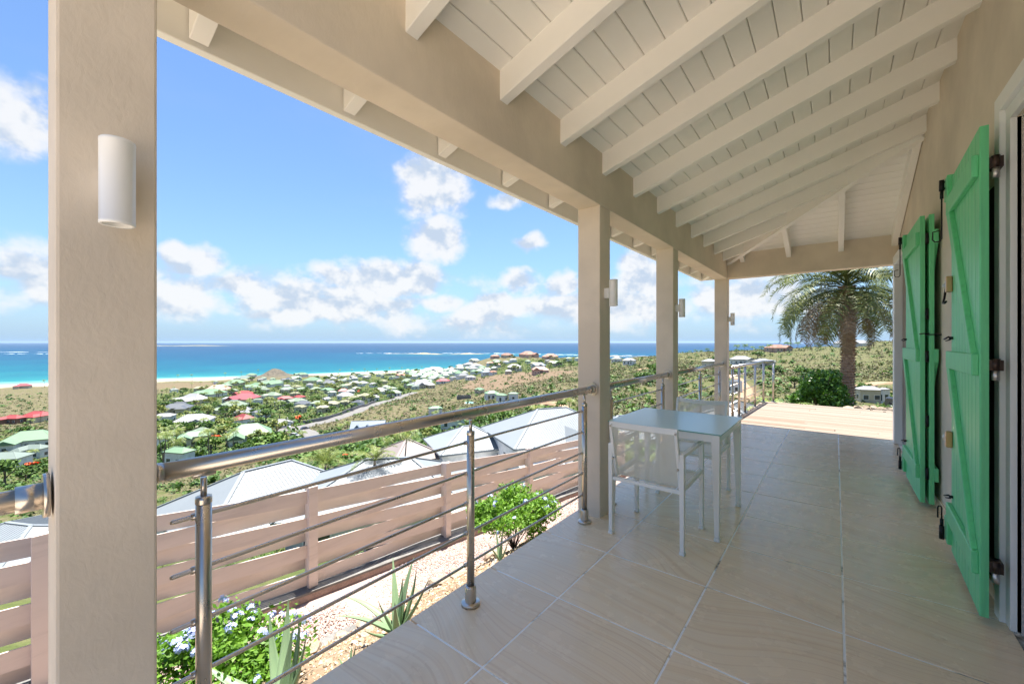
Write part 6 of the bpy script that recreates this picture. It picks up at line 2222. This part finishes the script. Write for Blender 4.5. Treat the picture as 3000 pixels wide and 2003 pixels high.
scrub('dry_scrub', X_, Y_, sz, W['scrub_leaf'], 'dry olive and brown scrub covering the hillsides', 6, 3)
X_, Y_, d_ = cand(22000, -2.2, 1.3, 55, 640, 0.70)
m_ = keep(X_, Y_)
vil = in_poly(X_, Y_, REGIONS['village']) | in_poly(X_, Y_, REGIONS['leftside']) | in_poly(X_, Y_, REGIONS['midslope']) | (d_ < 70)
m_ &= vil | (gs.random(len(X_)) < 0.22)
X_, Y_, d_ = X_[m_], Y_[m_], d_[m_]
scrub('green_shrubs', X_, Y_, (0.7 + 1.8 * gs.random(len(X_)) ** 3) * np.clip(d_ / 110, 0.45, 1.25), W['tree_leaf'], 'low green shrubs filling the gardens between the houses', 14, 4, 0.9)

X_, Y_, d_ = cand(3600, -2.2, 1.3, 14, 62, 0.8)
m_ = keep(X_, Y_)
X_, Y_, d_ = X_[m_], Y_[m_], d_[m_]
h_ = len(X_) // 2
scrub('near_shrubs', X_[:h_], Y_[:h_], (0.25 + 0.55 * gs.random(h_) ** 2) * np.clip(d_[:h_] / 40, 0.5, 1.3), W['tree_leaf'], 'low green shrubs on the slope just below the fence and deck', 70, 5, 0.8, 0.13)
scrub('near_dry_scrub', X_[h_:], Y_[h_:], (0.20 + 0.45 * gs.random(len(X_) - h_) ** 2) * np.clip(d_[h_:] / 40, 0.5, 1.3), W['scrub_leaf'], 'dry grass and twigs on the slope just below the fence and deck', 50, 6, 0.8, 0.12)

# a few single trees on the right hand hillside and near the deck
spots = [(0.30, 20.0, 1.5), (0.27, 26.0, 1.6), (0.235, 30.0, 1.8), (0.36, 24.0, 1.3), (0.40, 34, 1.4), (0.47, 40, 1.5), (0.52, 60, 2.2), (0.64, 210, 4.6), (0.71, 170, 4.0), (0.69, 150, 3.2), (0.76, 175, 3.0), (0.86, 140, 2.6), (0.90, 120, 2.4), (0.31, 200, 4.0), (0.33, 190, 4.5), (0.36, 210, 4.0), (0.345, 240, 5), (0.42, 150, 2.5), (0.55, 190, 3.0), (0.60, 330, 5.0), (0.5, 300, 4.0), (0.22, 160, 2.6), (0.12, 140, 2.4), (0.08, 110, 2.6), (-0.02, 130, 3.5), (-0.03, 100, 2.6), (-0.13, 75, 2.2), (-0.28, 62, 2.2)]
for (t_, d_, r_) in spots:
    x, y = xy(t_ * d_, d_)
    tree(x, y, r_, 'dark green bush like tree on the dry hillside', 'trees on the dry hillside', vr.randrange(5), squash=0.85)

# ================================================================== the big date palm beyond the deck
def frond_mesh(seed, L, droop, dry, rise=0.5, nl=60):
    """feather leaf along +X, starting at the origin; two rows of narrow leaflets"""
    gg = np.random.default_rng(seed)
    n_ = 14
    p = np.zeros(3)
    e_ = rise
    pts, dirs = [], []
    for i_ in range(n_ + 1):
        pts.append(p.copy())
        t_ = np.array([math.cos(e_), 0, math.sin(e_)])
        dirs.append(t_)
        p = p + t_ * L / n_
        e_ -= droop / n_ * (0.5 + 1.2 * i_ / n_)
    pts, dirs = np.array(pts), np.array(dirs)
    Vv, Qq = [], []
    def quad(a_, b_, c_, d_):
        i0 = len(Vv)
        Vv.extend([a_, b_, c_, d_])
        Qq.append((i0, i0 + 1, i0 + 2, i0 + 3))
    for i_ in range(n_):
        r0, r1 = 0.022 * (1 - i_ / n_) + 0.003, 0.022 * (1 - (i_ + 1) / n_) + 0.003
        for ang in (0.5, 2.6, 4.7):
            for a2 in (ang,):
                u0 = np.array([0, math.cos(a2), math.sin(a2)])
                u1 = np.array([0, math.cos(a2 + 2.1), math.sin(a2 + 2.1)])
                quad(pts[i_] + u0 * r0, pts[i_] + u1 * r0, pts[i_ + 1] + u1 * r1, pts[i_ + 1] + u0 * r1)
    for k in range(nl):
        f = 0.14 + 0.86 * (k + 0.5) / nl
        q = f * n_
        i_ = min(int(q), n_ - 1)
        b_ = pts[i_] + (pts[i_ + 1] - pts[i_]) * (q - i_)
        t_ = dirs[i_]
        nn = np.array([-t_[2], 0, t_[0]])
        ll = L * 0.17 * (0.55 + 0.45 * math.sin(math.pi * min(1.0, f * 1.05))) * gg.uniform(0.85, 1.15)
        for sg_ in (-1, 1):
            sw = gg.uniform(0.35, 0.65)
            d_ = np.array([0, sg_, 0]) * math.cos(sw) + t_ * math.sin(sw) + nn * gg.uniform(-0.05, 0.45) * (1 if not dry else -0.9)
            d_ /= np.linalg.norm(d_)
            d2 = d_ + np.array([0, 0, -0.45 - 0.4 * dry])
            d2 /= np.linalg.norm(d2)
            w_ = np.cross(d_, nn)
            w_ = w_ / (np.linalg.norm(w_) + 1e-9) * 0.013 * gg.uniform(0.8, 1.2)
            m_ = b_ + d_ * ll * 0.55
            e2 = m_ + d2 * ll * 0.5
            quad(b_ - w_ * 0.6, b_ + w_ * 0.6, m_ + w_, m_ - w_)
            quad(m_ - w_, m_ + w_, e2 + w_ * 0.08, e2 - w_ * 0.08)
    return mesh_np('frond', np.array(Vv), np.array(Qq), W['palm_dry'] if dry else W['palm_leaf'])

def mat_date_trunk():
    m, nt, b = principled('date_trunk', (0.2, 0.14, 0.1), 0.9, spec=0.1)
    gi = nt.node('ShaderNodeNewGeometry')
    r = gi.outputs['Random Per Island']
    n1 = nt.noise(worldpos(nt), 14, 4, 0.7)
    c_ = nt.ramp(r, [(0.0, (0.32, 0.19, 0.13)), (0.5, (0.46, 0.29, 0.20)), (1.0, (0.58, 0.41, 0.30))])
    c_ = nt.mix(nt.m('MULTIPLY', nt.smooth(n1, 0.4, 0.7), 0.5), c_, (0.17, 0.11, 0.08))
    nt.l.new(c_, b.inputs['Base Color'])
    bump(nt, b, n1, 0.4, 0.02)
mat_date_trunk()

def date_palm(x, y, z, h_, label):
    o = empty('date_palm', (x, y, z))
    tag(o, label, 'palm tree')
    gg = np.random.default_rng(4)
    def rad(f): return 0.235 - 0.07 * min(1, f * 2.2) + 0.02 * f + (0.10 * max(0, (0.10 - f)) / 0.10)
    core = [(0, 0, -0.4)] + [(0.10 * math.sin(f * 2.5), 0, h_ * f) for f in np.linspace(0, 1, 12)]
    MB().tube(core, [0.30] + [rad(f) * 0.93 for f in np.linspace(0, 1, 12)], 20).build('trunk', W['date_trunk'], o)
    # leaf-base scars in spiral rows, wide and proud of the trunk
    mb = MB()
    rows = int(h_ / 0.085)
    for i_ in range(rows):
        f = (i_ + 0.5) / rows
        n_ = 12
        for j_ in range(n_):
            a_ = 6.2832 * (j_ + 0.5 * (i_ % 2) + 0.1 * gg.random()) / n_ + 0.12 * i_
            r_ = rad(f)
            c0 = np.array([0.10 * math.sin(f * 2.5), 0, h_ * f])
            rd = np.array([math.cos(a_), math.sin(a_), 0])
            tg = np.array([-rd[1], rd[0], 0])
            up = np.array([0, 0, 1.0])
            w_, hh, pr = r_ * 0.29, 0.050, 0.036 + 0.02 * gg.random() + (0.06 * max(0, 0.12 - f) / 0.12) + (0.05 * max(0, f - 0.9) / 0.1)
            b_ = c0 + rd * r_ * 0.90
            mb.add([b_ - tg * w_, b_ - up * hh * 0.7, b_ + tg * w_, b_ + up * hh, b_ + rd * (pr + r_ * 0.08) + up * hh * 0.75 - tg * w_ * 0.35, b_ + rd * (pr + r_ * 0.08) + up * hh * 0.75 + tg * w_ * 0.35], [(0, 1, 4), (1, 5, 4), (1, 2, 5), (2, 3, 5), (3, 4, 5), (3, 0, 4)])
    sc_ = mb.build('leaf_scars', W['date_trunk'], o)
    sc_['kind'] = 'stuff'
    kinds = [frond_mesh(300 + k, L, dr, False, ri) for k, (L, dr, ri) in enumerate(((2.7, 1.35, 0.75), (2.8, 1.7, 0.6), (2.7, 1.9, 0.45), (2.6, 1.7, 0.3), (2.3, 1.0, 1.2), (2.8, 1.6, 0.8)))]
    dryk = [frond_mesh(320 + k, L, dr, True, ri, 52) for k, (L, dr, ri) in enumerate(((2.2, 1.1, -0.55), (2.3, 1.3, -0.2)))]
    top = Vector((0.10 * math.sin(2.5), 0, h_ + 0.02))
    ga = 2.39996
    for k in range(62):
        f = k / 62.0
        el = 1.15 - 1.45 * f
        me = kinds[4] if f < 0.16 else kinds[int(gg.integers(0, 4))] if f > 0.25 else kinds[5]
        link('frond', me, o, top + Vector((0, 0, 0.22 - 0.45 * f)), (gg.normal() * 0.25, -(el - 0.45), ga * k + gg.normal() * 0.12))
    for k in range(18):
        link('frond', dryk[k % 2], o, top + Vector((0, 0, -0.18 - 0.15 * gg.random())), (gg.normal() * 0.3, gg.uniform(-0.25, 0.35), ga * k + gg.normal() * 0.2))
    return o
x, y = xy(13.5 * 0.8117, 13.5)
date_palm(x, y, -0.95, 4.15, 'big date palm with a scaly brown trunk beyond the wooden deck')

# round glossy bush beside its trunk
def leafy_bush(x, y, z, rx, rz, n_, leaf, mat, label, seed, ncl=40, name='bush'):
    gg = np.random.default_rng(seed)
    o = empty(name, (x, y, z))
    tag(o, label, 'bush')
    P_ = clump_points(gg, n_, ncl, rx, rx, rz, 0.55, 0.27)
    P_[:, 2] += rz * 0.35
    Vv, Qq = leaves(gg, P_, leaf, 0.8, 0.5)
    link('foliage', mesh_np('foliage', Vv, Qq, W[mat]), o)
    st = MB()
    for k in range(10):
        e_ = P_[gg.integers(0, n_)]
        st.tube([(0, 0, -0.2), (e_[0] * 0.4, e_[1] * 0.4, e_[2] * 0.5), tuple(e_)], [0.03, 0.02, 0.006], 5)
    st.build('stems', W['bark'], o)
    return o
x, y = xy(12.6 * 0.752, 12.6)
leafy_bush(x, y, -1.0, 0.86, 1.38, 10000, 0.052, 'bush_leaf', 'round dark green glossy bush left of the big date palm trunk', 55)
x, y = xy(14.6 * 0.90, 14.6)
leafy_bush(x, y, -1.4, 0.6, 0.4, 1500, 0.045, 'bush_leaf', 'low bush with yellow green leaves behind the stone wall', 56)

# feathery low palms
def low_palm(x, y, z, L, n_, label, seed, lift=0.9, mat='coco_leaf'):
    gg = np.random.default_rng(seed)
    o = empty('low_palm', (x, y, z))
    tag(o, label, 'palm')
    me = frond_mesh(400 + seed, L, 1.5, False, lift, 34)
    me.materials.clear()
    me.materials.append(W[mat])
    for k in range(n_):
        link('frond', me, o, (0, 0, 0), (gg.normal() * 0.2, gg.uniform(-0.35, 0.55), 2.4 * k + gg.normal() * 0.1))
    MB().tube([(0, 0, -0.6), (0, 0, 0.05)], [0.09, 0.06], 8).build('trunk', W['palm_trunk'], o)
    return o
x, y = xy(11.3 * 0.66, 11.3)
low_palm(x, y, -0.75, 1.05, 16, 'low feathery palm right behind the deck railing corner', 1)
x, y = xy(20 * -0.43, 20 * 1.0)
for k, (t_, d_, z_, L_, n_, lab) in enumerate(((-0.335, 24.0, -5.6, 1.7, 12, 'young palm with upright fronds behind the fence, left of the fan palm'), (-0.455, 36.0, -9.4, 2.6, 18, 'feathery palm between the handrail and the pale blue roof'), (-0.06, 47.0, -10.2, 2.4, 30, 'bushy palm between the two white villas'), (0.30, 15.0, -3.4, 1.5, 14, 'feathery palm behind the glass table, between two columns'), (0.27, 17.5, -3.2, 1.4, 12, 'smaller feathery palm behind the second column'), (0.40, 19.0, -4.2, 1.3, 12, 'feathery palm behind the third column'))):
    x, y = xy(t_ * d_, d_)
    low_palm(x, y, z_, L_, n_, lab, 10 + k)
x, y = xy(-0.262 * 37.0, 37.0)
fp = palm(x, y, 3.4, 'tall fan palm with a dry brown skirt behind the fence', None, -10.2, 1.5)
ff = np.random.default_rng(61)
P = clump_points(ff, 380, 8, 0.55, 0.55, 0.7, 0.3, 0.4)
P[:, 2] = -np.abs(P[:, 2]) + 3.3
Vv, Qq = leaves(ff, P, 0.16, 0.0, 0.25)
link('dry_skirt', mesh_np('dry_skirt', Vv, Qq, W['palm_dry']), fp)

# low stone wall behind the deck
sw = empty('stone_wall', (0, 0, 0))
tag(sw, 'low rough stone wall at the far edge of the deck by the door frame', 'wall')
k = 0
rr = random.Random(12)
for d_ in (10.6,):
    l_ = 8.55
    while l_ < 12.5:
        wd = rr.uniform(0.16, 0.34)
        x, y = xy(l_ + wd / 2, d_ - 0.06 * (l_ - 8.5))
        link('stone', RM[k % 5], sw, (x, y, -0.42 + rr.uniform(-0.03, 0.03)), (rr.uniform(-.2, .2), rr.uniform(-.2, .2), rr.uniform(0, 6)), (wd * 0.62, wd * 0.62, 0.17))
        x, y = xy(l_ + wd / 2, d_ - 0.06 * (l_ - 8.5))
        link('stone', RM[(k + 2) % 5], sw, (x, y, -0.72), (rr.uniform(-.2, .2), rr.uniform(-.2, .2), rr.uniform(0, 6)), (wd * 0.68, wd * 0.65, 0.2))
        l_ += wd
        k += 1


# ================================================================== sea air
hm = bpy.data.materials.new('sea_air')
hm.use_nodes = True
hm.node_tree.nodes.clear()
ho = hm.node_tree.nodes.new('ShaderNodeOutputMaterial')
hv = hm.node_tree.nodes.new('ShaderNodeVolumePrincipled')
hv.inputs['Color'].default_value = (0.52, 0.70, 0.94, 1)
hv.inputs['Density'].default_value = 0.00003
hv.inputs['Anisotropy'].default_value = 0.45
hm.node_tree.links.new(hv.outputs[0], ho.inputs['Volume'])
hz_ = MB().box(-76000, 76000, -76000, 76000, -66.0, 48.0).build('haze', hm)
tag(hz_, 'thin pale sea air over the whole bay', 'haze', kind='stuff')
